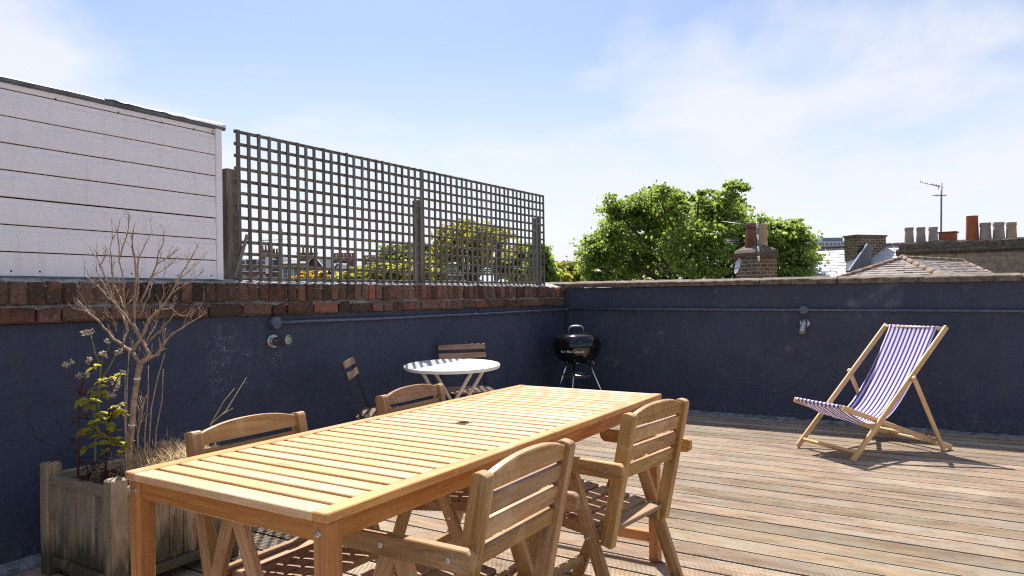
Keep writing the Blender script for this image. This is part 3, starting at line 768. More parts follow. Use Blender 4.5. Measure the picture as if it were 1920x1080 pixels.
# ================================================================== DINING CHAIRS
def arched_rail():
    n = 14; L = 0.358; vs = []; fs = []
    for i in range(n + 1):
        u = -1 + 2 * i / n; x = u * L / 2
        top = 0.036 + 0.026 * (1 - abs(u) ** 2.3)
        for (yy, zz_) in ((-0.010, 0.0), (0.010, 0.0), (0.010, top - 0.003), (0.007, top), (-0.007, top), (-0.010, top - 0.003)):
            vs.append((x, yy, zz_))
    for i in range(n):
        for j in range(6):
            fs.append((i * 6 + j, i * 6 + (j + 1) % 6, (i + 1) * 6 + (j + 1) % 6, (i + 1) * 6 + j))
    fs += [tuple(range(6))[::-1], tuple(n * 6 + j for j in range(6))]
    me = pymesh('back_rail', vs, fs); me.materials.append(M_CHAIR); return me
def make_chair(label):
    """local +X is where the sitter faces; the backrest top stands at x = 0"""
    t = thing('folding_armchair', label, 'chair', (0, 0, 0), 0, 'folding wooden armchairs round the dining table')
    def onpost(z): return 0.0 + (0.80 - z) * 0.205
    for s_ in (-1, 1):
        yP = s_ * 0.196
        # post with rounded head
        a = Vector((onpost(0.345), yP, 0.345)); b = Vector((0.0, yP, 0.795))
        L = (b - a).length
        pr = [(-L / 2, -0.022), (L / 2 - 0.012, -0.022), (L / 2 - 0.003, -0.017), (L / 2, -0.008), (L / 2, 0.008), (L / 2 - 0.003, 0.017), (L / 2 - 0.012, 0.022), (-L / 2, 0.022)]
        prism('back_post', pr, -0.0165, 0.0165, M_CHAIR, t, 'XZ', 0.0018, basis(a, b, (1, 0, 0)))
        yL = s_ * 0.2255
        beam('rear_leg', (0.215, yL, 0.585), (0.004, yL, 0.0), 0.023, 0.046, M_CHAIR, t, (1, 0, 0), 0.003)
        beam('front_leg', (0.245, yL, 0.590), (0.505, yL, 0.0), 0.023, 0.046, M_CHAIR, t, (-1, 0, 0), 0.003).location.y += s_ * 0.0
        # arm: a board on edge with rounded ends
        pr = [(-0.005, 0.602), (0.004, 0.591), (0.018, 0.588), (0.368, 0.588), (0.385, 0.603), (0.390, 0.624), (0.383, 0.636), (0.15, 0.640), (0.008, 0.640), (-0.004, 0.632)]
        arm = prism('arm', pr, s_ * 0.240 - 0.0125, s_ * 0.240 + 0.0125, M_CHAIR, t, 'XZ', 0.0025)
        arm.location.y = s_ * 0.0105
        for (bx, bz) in ((0.052, 0.614), (0.245, 0.614)):
            bolt(arm, (bx, s_ * 0.2530, bz), (0, s_, 0))
        beam('seat_rail', (0.085, s_ * 0.160, 0.362), (0.470, s_ * 0.160, 0.402), 0.024, 0.040, M_CHAIR, t, (0, 0, 1), 0.003)
        bolt(t, (0.142, s_ * 0.2375, 0.372), (0, s_, 0))
        bolt(t, (0.345, s_ * 0.2375, 0.366), (0, s_, 0))
        bolt(t, (onpost(0.372) + 0.0, s_ * 0.213, 0.372), (0, s_, 0), 0.006)
    xz = lambda z: onpost(z)
    m = basis((xz(0.751), 0.179, 0.751), (xz(0.751), -0.179, 0.751), (-0.205, 0, 1))
    rail = link('back_rail', arched_rail(), None, t, m)
    for (za, zb_) in ((0.692, 0.738), (0.632, 0.678), (0.572, 0.618)):
        z = (za + zb_) / 2
        beam('back_slat', (xz(z), 0.179, z), (xz(z), -0.179, z), 0.019, zb_ - za, M_CHAIR, t, (-0.205, 0, 1), 0.0025)
    for i in range(6):
        s0 = 0.105 + i * 0.0695
        z = 0.394 + (s0 - 0.105) * 0.105
        half = 0.179
        sl = beam('seat_slat', (s0, half, z), (s0, -half, z), 0.054, 0.018, M_SEAT, t, (-0.105, 0, 1), 0.003)
        if i in (0, 3):
            pass
    beam('stretcher', (0.045, -0.213, 0.115), (0.045, 0.213, 0.115), 0.036, 0.020, M_CHAIR, t, (1, 0, 0.3), 0.003)
    beam('stretcher', (0.462, -0.213, 0.10), (0.462, 0.213, 0.10), 0.036, 0.020, M_CHAIR, t, (1, 0, -0.3), 0.003)
    # screw heads on the seat slats
    for i in range(6):
        s0 = 0.105 + i * 0.0695; z = 0.394 + (s0 - 0.105) * 0.105 + 0.0095
        for s_ in (-1, 1):
            lathe('screw', [(0.0, 0.0004), (0.0045, 0.0003), (0.005, -0.001)], M_RUST, t, 8, loc=(s0, s_ * 0.160, z))
    return t
def chair_at(t, mid, face):
    a = math.atan2(face[1], face[0]); t.rotation_euler = (0, 0, a)
    t.location = (mid[0], mid[1], 0)
c0 = make_chair('wooden folding armchair nearest the camera, its back towards the open deck')
chair_at(c0, (-0.866, 1.468), (-1, 0.0))
c = copy_tree(c0); c['label'] = 'wooden folding armchair at the far right of the table, facing the bistro set'
chair_at(c, (-0.853, 2.330), (-0.993, 0.12))
c = copy_tree(c0); c['label'] = 'wooden folding armchair between the planter and the dining table'
chair_at(c, (-1.898, 1.456), (1, 0.0))
c = copy_tree(c0); c['label'] = 'wooden folding armchair between the dining table and the bistro set'
chair_at(c, (-1.93, 2.29), (0.998, 0.06))

# ================================================================== DECKCHAIR
dc = thing('deckchair', 'folding beech deckchair with blue and white striped canvas', 'deckchair', (-0.566, 5.351, 0), math.atan2(0.787, 0.617))
# local: +X to the rear, +Y to the sitter's ... (left side of the photograph), origin at the right front foot
WD = 0.524
def rl(name, a, b, w_, t_, yv, up=(0, 0, 1)):
    return beam(name, (a[0], yv, a[1]), (b[0], yv, b[1]), w_, t_, M_BEECH, dc, (0, 1, 0), 0.005)
for yv, s_ in ((0.0, -1), (WD, 1)):
    rl('back_frame_rail', (0.0, 0.012), (0.917, 0.918), 0.040, 0.022, yv)
    yi = yv - s_ * 0.030
    rl('seat_frame_rail', (-0.048, 0.378), (0.985, 0.018), 0.038, 0.022, yi)
    yo = yv + s_ * 0.030
    rl('prop_rail', (0.545, 0.572), (0.835, 0.018), 0.034, 0.020, yo)
    for (bx, bz, yy, rr) in ((0.262, 0.262, yv + s_ * 0.011, 0.008), (0.556, 0.552, yo + s_ * 0.010, 0.009)):
        bolt(dc, (bx, yy + s_ * 0.0005, bz), (0, s_, 0), rr)
def dowel(name, x, z, y0, y1, r=0.012):
    return tube(name, [(x, y0, z), (x, y1, z)], r, M_BEECH, dc, 12)
beam('front_crossbar', (0.055, 0.011, 0.062), (0.055, WD - 0.011, 0.062), 0.032, 0.020, M_BEECH, dc, (1, 0, 1), 0.004)
dowel('top_crossbar', 0.895, 0.905, 0.010, WD - 0.010)
dowel('seat_crossbar', -0.034, 0.381, 0.040, WD - 0.040)
dowel('prop_crossbar', 0.800, 0.098, -0.028, WD + 0.028, 0.011)
beam('rear_crossbar', (0.90, 0.041, 0.052), (0.90, WD - 0.041, 0.052), 0.030, 0.018, M_BEECH, dc, (0.35, 0, 1), 0.004)
for yv, s_ in ((0.030, 1), (WD - 0.030, -1)):
    for q_ in range(3):
        xx = 0.71 + q_ * 0.075
        beam('notch_block', (xx - 0.016, yv + s_ * 0.004, 0.378 - 0.3485 * (xx + 0.048) + 0.026), (xx + 0.004, yv + s_ * 0.004, 0.378 - 0.3485 * (xx + 0.048) + 0.020), 0.020, 0.016, M_BEECH, dc, (0, 0, 1), 0.003)
# sling canvas
ctrl = [(0.889, 0.921), (0.86, 0.862), (0.74, 0.665), (0.60, 0.470), (0.46, 0.318), (0.34, 0.252), (0.23, 0.245), (0.12, 0.290), (0.03, 0.345), (-0.02, 0.388), (-0.040, 0.396)]
def catmull(P, n):
    out = []
    P = [Vector((*p, 0)) for p in P]
    Q = [2 * P[0] - P[1]] + P + [2 * P[-1] - P[-2]]
    for i in range(1, len(Q) - 2):
        for k_ in range(n):
            t_ = k_ / n
            p0, p1, p2, p3 = Q[i - 1], Q[i], Q[i + 1], Q[i + 2]
            out.append(0.5 * ((2 * p1) + (-p0 + p2) * t_ + (2 * p0 - 5 * p1 + 4 * p2 - p3) * t_ ** 2 + (-p0 + 3 * p1 - 3 * p2 + p3) * t_ ** 3))
    out.append(Q[-2]); return out
cv = [(p.x, p.y) for p in catmull(ctrl, 5)]
cv = [(0.905, 0.886), (0.912, 0.905), (0.904, 0.920)] + cv + [(-0.050, 0.384), (-0.042, 0.366), (-0.025, 0.364)]
NU = 24; vs = []; uvs = []; fs = []
for j, (x, z) in enumerate(cv):
    v = j / (len(cv) - 1)
    for i in range(NU + 1):
        u = i / NU
        sag = 0.022 * (1 - (2 * u - 1) ** 2) * math.sin(math.pi * min(1, max(0, v)))
        wr = (0.0016 * math.sin(u * 31 + v * 9) + 0.006 * mnoise.noise((u * 3.2, v * 9, 4)) + 0.004 * mnoise.noise((u * 9, v * 22, 7))) * math.sin(math.pi * v)
        yv = 0.052 + (WD - 0.104) * (0.5 + (u - 0.5) * (1 - 0.05 * math.sin(math.pi * v)))
        vs.append((x + sag * 0.5 + wr, yv, z - sag * 0.8 + wr)); uvs.append((u, v))
for j in range(len(cv) - 1):
    for i in range(NU):
        fs.append((j * (NU + 1) + i, j * (NU + 1) + i + 1, (j + 1) * (NU + 1) + i + 1, (j + 1) * (NU + 1) + i))
me = pymesh('canvas_sling', vs, fs, True)
ul = me.uv_layers.new(name='UVMap')
for lp in me.loops: ul.data[lp.index].uv = uvs[lp.vertex_index]
o = link('canvas_sling', me, M_CANVAS, dc)
md = o.modifiers.new('thickness', 'SOLIDIFY'); md.thickness = 0.0016; md.offset = 0

# ================================================================== BISTRO SET
bt = thing('bistro_table', 'round white folding bistro table with crossed ivory legs', 'table', (-2.955, 3.955, 0), YAW - R(20))
top = lathe('tabletop', [(0.0, 0.690), (0.325, 0.690), (0.327, 0.694), (0.334, 0.690), (0.338, 0.695), (0.338, 0.707), (0.334, 0.712), (0.325, 0.713), (0.0, 0.713)], M_WHITE, bt, 64)
top.rotation_euler = (0, 0, 0)
top.matrix_local = Matrix.Translation((0, 0, 0.70)) @ Matrix.Rotation(R(2.0), 4, Vector((math.cos(R(20)), math.sin(R(20)), 0))) @ Matrix.Translation((0, 0, -0.70))
for s_, off in ((1, 0.085), (-1, 0.112)):
    for e in (-1, 1):
        lg = beam('leg', (-s_ * 0.205, e * off, 0.686), (s_ * 0.225, e * off, 0.012), 0.020, 0.026, M_IVORY, bt, (0, 1, 0), 0.004)
    beam('foot_bar', (s_ * 0.225, -off - 0.012, 0.012), (s_ * 0.225, off + 0.012, 0.012), 0.022, 0.020, M_IVORY, bt, (0, 0, 1), 0.004)
    beam('top_bar', (-s_ * 0.205, -off - 0.012, 0.682), (-s_ * 0.205, off + 0.012, 0.682), 0.020, 0.014, M_IVORY, bt, (0, 0, 1), 0.003)
beam('hinge_arm', (0.055, -0.127, 0.33), (0.115, -0.127, 0.445), 0.006, 0.022, M_BOLT, bt, (0, 1, 0), 0.001)
tube('pivot_rod', [(0.0095, -0.125, 0.345), (0.0095, 0.125, 0.345)], 0.006, M_BOLT, bt, 10)

def bistro_chair(label):
    t = thing('bistro_chair', label, 'chair', (0, 0, 0), 0, 'folding slatted bistro chairs')
    HW = 0.180
    for s_ in (-1, 1):
        beam('back_leg', (-0.245, s_ * HW, 0.795), (-0.130, s_ * HW, 0.46), 0.014, 0.028, M_BLACK, t, (0, 1, 0), 0.002)
        beam('front_leg', (-0.130, s_ * HW, 0.46), (0.190, s_ * HW, 0.0), 0.018, 0.034, M_BLACK, t, (0, 1, 0), 0.002)
        beam('rear_leg', (0.135, s_ * (HW - 0.018), 0.445), (-0.215, s_ * (HW - 0.018), 0.0), 0.014, 0.024, M_BLACK, t, (0, 1, 0), 0.002)
        beam('seat_bar', (-0.165, s_ * (HW - 0.020), 0.434), (0.190, s_ * (HW - 0.020), 0.440), 0.012, 0.022, M_BLACK, t, (0, 0, 1), 0.002)
    for z0 in (0.7745, 0.7055):
        x = -0.245 + (0.795 - z0) * 0.343 + 0.014
        beam('back_slat', (x, -0.198, z0), (x, 0.198, z0), 0.011, 0.044, M_SLAT, t, (-0.343, 0, 1), 0.002)
    for i in range(7):
        x = -0.140 + i * 0.054
        beam('seat_slat', (x, -0.185, 0.452), (x, 0.185, 0.452), 0.040, 0.012, M_SLAT, t, (0, 0, 1), 0.002)
    beam('cross_rod', (-0.200, -0.17, 0.03), (-0.200, 0.17, 0.03), 0.012, 0.012, M_BLACK, t, (0, 0, 1), 0.001)
    beam('cross_rod', (0.170, -0.17, 0.03), (0.170, 0.17, 0.03), 0.012, 0.012, M_BLACK, t, (0, 0, 1), 0.001)
    return t
b1 = bistro_chair('slatted folding bistro chair behind the round white table')
fdir = Vector((0.757, -0.652, 0)); mid = Vector((-3.385, 4.675, 0))
b1.rotation_euler = (0, 0, math.atan2(fdir.y, fdir.x)); b1.location = mid + fdir * 0.20
b2 = copy_tree(b1); b2['label'] = 'slatted folding bistro chair seen edge on by the side wall'
fdir = Vector((0.808, 0.588, 0)); mid = Vector((-3.235, 3.275, 0))
b2.rotation_euler = (0, 0, math.atan2(fdir.y, fdir.x)); b2.location = mid + fdir * 0.20

# ================================================================== KETTLE BARBECUE
bq = thing('kettle_barbecue', 'black kettle barbecue on three bright legs in the wall corner', 'barbecue', (-3.165, 6.33, 0), YAW)
lathe('bowl', [(0.0, 0.505), (0.07, 0.507), (0.135, 0.520), (0.185, 0.548), (0.220, 0.592), (0.238, 0.640), (0.243, 0.676), (0.250, 0.679), (0.250, 0.684), (0.0, 0.684)], M_ENAMEL, bq, 48)
lid = lathe('lid', [(0.257, 0.678), (0.262, 0.682), (0.260, 0.688), (0.247, 0.692), (0.244, 0.712), (0.235, 0.745), (0.216, 0.775), (0.186, 0.795), (0.145, 0.806), (0.09, 0.812), (0.0, 0.815)], M_ENAMEL, bq, 48)
lid.matrix_local = Matrix.Translation((0, 0, 0.69)) @ Matrix.Rotation(R(-1.8), 4, 'Y') @ Matrix.Translation((0, 0, -0.69))
hp = [(-0.075, 0, 0.810), (-0.076, 0, 0.846), (-0.062, 0, 0.872), (-0.03, 0, 0.879), (0.03, 0, 0.879), (0.062, 0, 0.872), (0.076, 0, 0.846), (0.075, 0, 0.810)]
tube('handle', hp, [0.005, 0.005, 0.007, 0.011, 0.011, 0.007, 0.005, 0.005], M_ALU, lid, 10)
tube('side_handle', [(-0.238, -0.045, 0.672), (-0.268, -0.04, 0.668), (-0.276, 0, 0.667), (-0.268, 0.04, 0.668), (-0.238, 0.045, 0.672)], 0.007, M_PLASTIC, bq, 8)
for a in (3, -108, 140):
    a = R(a); ca, sa = math.cos(a), math.sin(a)
    tube('leg', [(0.105 * ca, 0.105 * sa, 0.545), (0.335 * ca, 0.335 * sa, 0.0)], 0.0115, M_CHROME, bq, 12)
dish = lathe('ash_dish', [(0.0, 0.352), (0.06, 0.355), (0.11, 0.368), (0.150, 0.392), (0.157, 0.398), (0.153, 0.399), (0.108, 0.373), (0.0, 0.359)], M_ALU, bq, 40)
tube('vent_lever', [(0.10, 0.02, 0.535), (0.155, -0.02, 0.528), (0.168, -0.03, 0.500)], 0.006, M_ALU, bq, 8)
# lettering wrapped round the bowl
tc = bpy.data.curves.new('bowl_lettering', 'FONT'); tc.body = 'Bar-Be-Quick'; tc.size = 0.042; tc.align_x = 'CENTER'; tc.extrude = 0.0
to = bpy.data.objects.new('bowl_lettering', tc); COL.objects.link(to)
dg = bpy.context.evaluated_depsgraph_get(); dg.update()
tme = bpy.data.meshes.new_from_object(to.evaluated_get(dg)); bpy.data.objects.remove(to)
for v in tme.vertices:
    z = 0.628 + v.co.y * 0.9
    rr = 0.2338 + (z - 0.628) * 0.34 + 0.0025
    a = -math.pi / 2 - 0.30 + v.co.x / 0.225
    v.co = (rr * math.cos(a), rr * math.sin(a), z)
tme.materials.clear(); link('bowl_lettering', tme, M_WPRINT, bq)

# ================================================================== PLANTER AND PLANTS
PX0, PX1, PY0, PY1 = -3.375, -2.795, 1.505, 2.085
pt = thing('planter_box', 'weathered square timber planter box by the side wall', 'planter', ((PX0 + PX1) / 2, (PY0 + PY1) / 2, 0))
px_ = (PX1 - PX0) / 2; py_ = (PY1 - PY0) / 2
for sx_ in (-1, 1):
    for sy_ in (-1, 1):
        x = sx_ * (px_ - 0.033); yv = sy_ * (py_ - 0.033)
        p_ = beam('corner_post', (x, yv, 0.0), (x, yv, 0.480 + rnd.uniform(-0.006, 0.004)), 0.066, 0.066, M_PLANT, pt, (0, 1, 0), 0.007)
for ax in (0, 1):
    for s_ in (-1, 1):
        h = (px_ if ax == 0 else py_); o_ = (py_ if ax == 0 else px_)
        def P(a, off, z): return (a, s_ * off, z) if ax == 0 else (s_ * off, a, z)
        L = h - 0.066
        beam('rail', P(-L, o_ - 0.030, 0.415), P(L, o_ - 0.030, 0.415), 0.030, 0.040, M_PLANT, pt, bev=0.004)
        beam('rail', P(-L, o_ - 0.030, 0.062), P(L, o_ - 0.030, 0.062), 0.034, 0.042, M_PLANT, pt, bev=0.004)
        nb = 7; bw = 2 * L / nb
        for i in range(nb):
            a = -L + bw * (i + 0.5)
            beam('board', P(a, o_ - 0.037 - rnd.uniform(0, 0.002), 0.084), P(a, o_ - 0.037 - rnd.uniform(0, 0.002), 0.394), bw - 0.0035, 0.014, M_PLANT, pt, P(0, 1, 0), 0.0025)
def soil(u, v):
    x = (u - 0.5) * 2 * (px_ - 0.05); yv = (v - 0.5) * 2 * (py_ - 0.05)
    return (x, yv, 0.372 + 0.022 * mnoise.noise((x * 6, yv * 6, 1)) + 0.012 * mnoise.noise((x * 22, yv * 22, 4)) + 0.03 * math.exp(-(x * x + yv * yv) * 14))
grid_sheet('soil', 30, 30, soil, M_SOIL, pt)

# bare little tree
TD = 2.98
def zt(x, y_, d=0.0): return at(130 + x / 3.6, 400 + y_ / 3.6, TD + d)
tbase = at(243, 893, TD); tbase.z = 0.375
bare = thing('bare_tree', 'leafless small tree with pale twigs growing in the planter box', 'tree', tbase)
br = random.Random(21)
mains = [
    # trunk
    ([(247, 893), None], 0),
]
trunk_pts = [tbase, at(241, 860, TD), at(247, 800, TD), at(252, 745, TD), at(259, 700, TD), zt(478, 1015)]
vs, fs = [], []
tube_geo([p - tbase for p in trunk_pts], [0.0155, 0.0135, 0.0125, 0.0118, 0.0118, 0.0128], 10, vs, fs)
link('trunk', pymesh('trunk', vs, fs, True), M_BARK, bare)
limbs = [
    ([(478, 1015), (425, 935), (360, 890), (280, 830), (215, 745), (110, 660), (25, 640)], 0.0105, 0.03),
    ([(215, 745), (140, 680), (60, 590)], 0.005, 0.06),
    ([(425, 935), (480, 850), (440, 760), (340, 650), (290, 590), (200, 500), (105, 420)], 0.0090, -0.05),
    ([(478, 1015), (545, 950), (482, 845), (530, 730), (610, 650), (700, 520), (760, 400), (865, 220)], 0.0100, 0.05),
    ([(482, 1015), (600, 955), (640, 880), (690, 820), (790, 750), (900, 690)], 0.0085, -0.04),
    ([(600, 955), (625, 900), (645, 815)], 0.005, 0.02),
    ([(390, 800), (372, 600), (335, 320), (345, 30)], 0.0058, 0.03),
    ([(360, 890), (395, 790), (340, 650), (240, 430), (200, 330), (150, 250)], 0.0065, 0.09),
    ([(440, 760), (445, 520), (440, 300), (425, 200), (438, 90)], 0.0058, -0.08),
    ([(440, 640), (465, 450), (470, 300), (560, 120)], 0.0050, 0.07),
    ([(480, 600), (590, 345), (640, 130)], 0.0052, -0.03),
    ([(590, 345), (660, 300), (745, 240)], 0.0035, 0.02),
    ([(545, 430), (640, 380), (725, 305)], 0.0035, 0.05),
    ([(610, 650), (640, 520), (630, 450)], 0.0035, 0.0),
    ([(700, 540), (800, 470), (910, 385)], 0.0035, -0.05),
    ([(740, 440), (800, 400), (905, 300)], 0.0035, 0.05),
    ([(610, 650), (690, 640), (745, 690), (830, 690)], 0.0040, 0.04),
    ([(530, 880), (620, 790), (700, 690), (712, 605)], 0.0045, -0.02),
    ([(340, 650), (300, 560), (285, 300), (290, 110)], 0.0042, -0.06),
    ([(300, 600), (250, 500), (205, 440), (180, 300)], 0.004, 0.02),
    ([(520, 870), (575, 770), (590, 740)], 0.004, 0.05),
    ([(345, 300), (400, 100), (405, 20)], 0.0032, -0.03),
    ([(205, 350), (240, 300), (250, 240)], 0.003, 0.0),
    ([(320, 800), (300, 720), (215, 640)], 0.0035, -0.04),
    ([(380, 690), (350, 580), (300, 480), (270, 330)], 0.0040, 0.06),
    ([(470, 700), (540, 560), (560, 470)], 0.0035, 0.08),
]
bvs, bfs = [], []
def twig(p, d_, L, r, depth):
    n = 3; pts = [p]; q = p.copy(); dd = d_.copy()
    for i in range(n):
        dd = (dd + Vector((br.uniform(-.25, .25), br.uniform(-.25, .25), br.uniform(-.1, .3)))).normalized()
        q = q + dd * (L / n); pts.append(q.copy())
    tube_geo(pts, [r, r * 0.85, r * 0.7, r * 0.45], 5, bvs, bfs)
    if depth > 0:
        for i in range(1, 3):
            if br.random() < 0.75:
                s_ = (dd + Vector((br.uniform(-1, 1), br.uniform(-1, 1), br.uniform(-.3, .9))) * 0.8).normalized()
                twig(pts[i], s_, L * 0.55, r * 0.65, depth - 1)
for k_, (pl_, r0, dep) in enumerate(limbs):
    n = len(pl_)
    raw = [zt(x, y_, dep * min(1.0, i / 2.0) * (1 if n > 3 else 1)) - tbase for i, (x, y_) in enumerate(pl_)]
    # finer, slightly crooked
    pts = [raw[0]]
    for a, b in zip(raw[:-1], raw[1:]):
        for q_ in (0.33, 0.67, 1.0):
            p = a.lerp(b, q_)
            if q_ < 1: p = p + Vector((br.uniform(-1, 1), br.uniform(-1, 1), br.uniform(-1, 1))) * (b - a).length * 0.05
            pts.append(p)
    rad = [r0 * 0.72 * (1 - 0.80 * i / (len(pts) - 1)) + 0.0005 + br.uniform(0, 0.0004) for i in range(len(pts))]
    vs, fs = [], []
    tube_geo(pts, rad, 7, vs, fs)
    link('branch', pymesh('branch', vs, fs, True), M_BARK, bare)
    for i in range(1, len(pts)):
        for rep in range(2):
            if br.random() < 0.55:
                d_ = (pts[i] - pts[i - 1]).normalized()
                s_ = (d_ * 0.7 + Vector((br.uniform(-.8, .8), br.uniform(-.8, .8), br.uniform(-.1, 1.2))) * 0.9).normalized()
                twig(pts[i], s_, br.uniform(0.012, 0.075), 0.0011, 1)
link('twigs', pymesh('twigs', bvs, bfs, True), M_BARK, bare)['kind'] = 'stuff'
for (v_, lean) in ((710, 0), (797, 0)):
    c_ = at(257 if v_ == 710 else 247, v_, TD) - tbase
    lathe('tree_tie', [(0.0132, -0.003), (0.0140, 0), (0.0132, 0.003)], M_FILM, bare, 12, loc=c_)

def zs(x, y_, D): return at(100 + x / 3.377, 600 + y_ / 3.377, D)
def plantbase(x, y_, D):
    p = zs(x, y_, D); p.z = 0.37; return p
# upright dead canes
for (pp, D, lab) in (([(470, 960), (458, 800), (452, 600), (456, 320)], 2.93, 'straight dead cane just left of the bare trunk'),
                 ([(478, 960), (462, 640), (468, 400), (480, 190)], 2.95, 'tall dead cane reaching the fork of the bare tree'),
                 ([(570, 930), (580, 720), (600, 480), (602, 290)], 3.05, 'dead cane just right of the bare trunk'),
                 ([(590, 930), (620, 560), (660, 370), (705, 215)], 3.06, 'long dead cane curving away right of the bare trunk'),
                 ([(640, 900), (650, 700), (690, 500), (695, 310)], 3.08, 'rightmost upright dead cane in the planter')):
    b_ = plantbase(*pp[0], D)
    tube('dead_cane', [b_] + [zs(x, y_, D) for x, y_ in pp[1:]], [0.0032, 0.003, 0.0026, 0.0016], M_BARK, None, 6)
    tag(bpy.context.scene.objects[-1] if False else COL.objects[-1], lab, 'cane', 'dead canes standing in the planter')
# twiggy dead shoot low right of the trunk
ds = thing('dead_shoot', 'twiggy dead shoot with side twigs right of the bare trunk', 'plant', plantbase(530, 930, 3.03))
bvs, bfs = [], []
o0 = ds.location.copy()
pts = [Vector((0, 0, 0))] + [zs(x, y_, 3.03) - o0 for x, y_ in ((535, 720), (560, 620), (575, 500), (545, 480))]
tube('stem', pts, [0.004, 0.004, 0.003, 0.0022, 0.001], M_BARK, ds, 6)
for i in range(14):
    a = pts[1].lerp(pts[3], i / 13)
    s_ = Vector((br.uniform(-1, 1), br.uniform(-0.6, 0.6), br.uniform(0.3, 1))).normalized()
    tube_geo([a, a + s_ * 0.03, a + s_ * 0.05 + Vector((0, 0, 0.012))], [0.0016, 0.0013, 0.0006], 5, bvs, bfs)
link('twigs', pymesh('twigs', bvs, bfs, True), M_BARK, ds)['kind'] = 'stuff'
# dead twig by the chair
dt = thing('dead_twig', 'thin forked dead twig rising behind the near left armchair', 'twig', (-2.86, 2.05, 0.37))
o0 = dt.location.copy()
e1 = at(462, 708, 3.35); m1 = at(424, 770, 3.30); s1 = at(395, 795, 3.25)
tube('stem', [Vector((0, 0, 0)), s1 - o0, m1 - o0, e1 - o0], [0.003, 0.0026, 0.002, 0.0008], M_STRAW, dt, 6)
tube('side_twig', [s1 - o0, at(420, 752, 3.3) - o0, at(440, 728, 3.34) - o0], [0.002, 0.0015, 0.0007], M_STRAW, dt, 5)
tube('side_twig', [s1 - o0, at(415, 778, 3.3) - o0, at(437, 765, 3.34) - o0], [0.002, 0.0015, 0.0007], M_STRAW, dt, 5)

def leaf_mesh(name, L, Wd, fold=0.25, lobes=0):
    n = 5; vs = []; fs = []
    for i in range(n + 1):
        u = i / n; wv = Wd * math.sin(math.pi * (u ** 0.8)) * (1 + (0.25 * (i % 2) if lobes else 0)) + 0.0004
        z = -0.25 * L * u * u
        vs += [(u * L, -wv, z + fold * wv), (u * L, 0, z), (u * L, wv, z + fold * wv)]
    for i in range(n):
        a = i * 3
        fs += [(a, a + 3, a + 4, a + 1), (a + 1, a + 4, a + 5, a + 2)]
    return pymesh(name, vs, fs, True)
LG1 = leaf_mesh('leaf', 0.052, 0.015, 0.5, 1); LG1.materials.append(M_WEEDG)
LP1 = leaf_mesh('leaf', 0.042, 0.012, 0.4, 1); LP1.materials.append(M_WEEDP)
def seedhead(r, seed):
    r_ = random.Random(seed); vs = []; fs = []
    for i in range(26):
        d_ = Vector((r_.gauss(0, 1), r_.gauss(0, 1), r_.gauss(0.4, 1))).normalized()
        c_ = d_ * r * r_.uniform(0.3, 1); a = Vector((r_.gauss(0, 1), r_.gauss(0, 1), r_.gauss(0, 1))).normalized() * r * 0.38
        b = d_.cross(a).normalized() * r * 0.25
        k0 = len(vs); vs += [c_ - a, c_ + b, c_ + a, c_ - b]; fs.append((k0, k0 + 1, k0 + 2, k0 + 3))
    me = pymesh('seed_head', vs, fs); me.materials.append(M_SEED); return me
SH = [seedhead(0.014, i) for i in range(4)]
def weed(label, stems, D, stem_mat, leaf_spots, heads, lm):
    x0, y0 = stems[0][0]
    t = thing('weed_plant', label, 'plant', plantbase(x0, y0, D), 0, 'weeds growing in the planter')
    o0 = t.location.copy()
    for q_, st in enumerate(stems):
        pts = [zs(x, y_, D + 0.02 * math.sin(q_ * 2.1 + i)) - o0 for i, (x, y_) in enumerate(st)]
        if q_ == 0: pts[0] = Vector((0, 0, 0))
        r0 = 0.0058 if q_ == 0 else 0.0032
        tube('stem', pts, [r0 * (1 - 0.6 * i / (len(pts) - 1)) for i in range(len(pts))], stem_mat, t, 6)
    for (x, y_) in leaf_spots:
        p = zs(x, y_, D + br.uniform(-0.05, 0.05)) - o0
        for rep in range(br.choice((2, 3, 3) if lm is LG1 else (1, 1, 2))):
            o = link('leaf', lm, None, t)
            o.location = p; sc = br.uniform(0.6, 1.15)
            o.rotation_euler = (br.uniform(-0.5, 0.5), br.uniform(-0.5, 0.5), br.uniform(0, 6.28)); o.scale = (sc, sc, sc)
    for (x, y_) in heads:
        o = link('seed_head', br.choice(SH), None, t); o.location = zs(x, y_, D) - o0
        sc = br.uniform(0.75, 1.2); o.scale = (sc, sc, sc); o.rotation_euler = (0, 0, br.uniform(0, 6))
weed('tall red stemmed weed left in the planter with a drooping seed head', [[(155, 1000), (158, 800), (165, 560), (178, 430), (188, 360)], [(168, 470), (140, 410), (105, 330), (95, 285)], [(175, 440), (210, 320), (222, 260)]], 2.99, M_STEMR,
     [(120, 800), (100, 780), (130, 830), (60, 850), (35, 880), (150, 640), (180, 620), (190, 610), (140, 430), (175, 440), (110, 760), (45, 900)], [(95, 280), (118, 265), (70, 285), (190, 360), (215, 350), (165, 355), (228, 250), (222, 270), (180, 440)], LP1)
weed('tallest weed in the planter, leafy and green with pale flower heads', [[(262, 980), (268, 760), (285, 560), (300, 300), (262, 200), (238, 95)], [(300, 300), (310, 240), (345, 190), (362, 140)], [(300, 380), (360, 290), (395, 220), (415, 205)]], 2.98, M_STEMG,
     [(205, 505), (230, 540), (240, 520), (270, 430), (280, 470), (265, 600), (210, 700), (235, 690), (215, 800), (205, 815), (290, 640), (250, 680), (220, 510), (300, 730), (320, 620), (325, 390), (300, 460), (260, 300), (230, 700), (245, 800), (350, 370), (380, 360)], [(195, 80), (240, 70), (215, 85), (345, 135), (315, 210), (300, 215), (330, 225), (420, 200), (400, 210)], LG1)
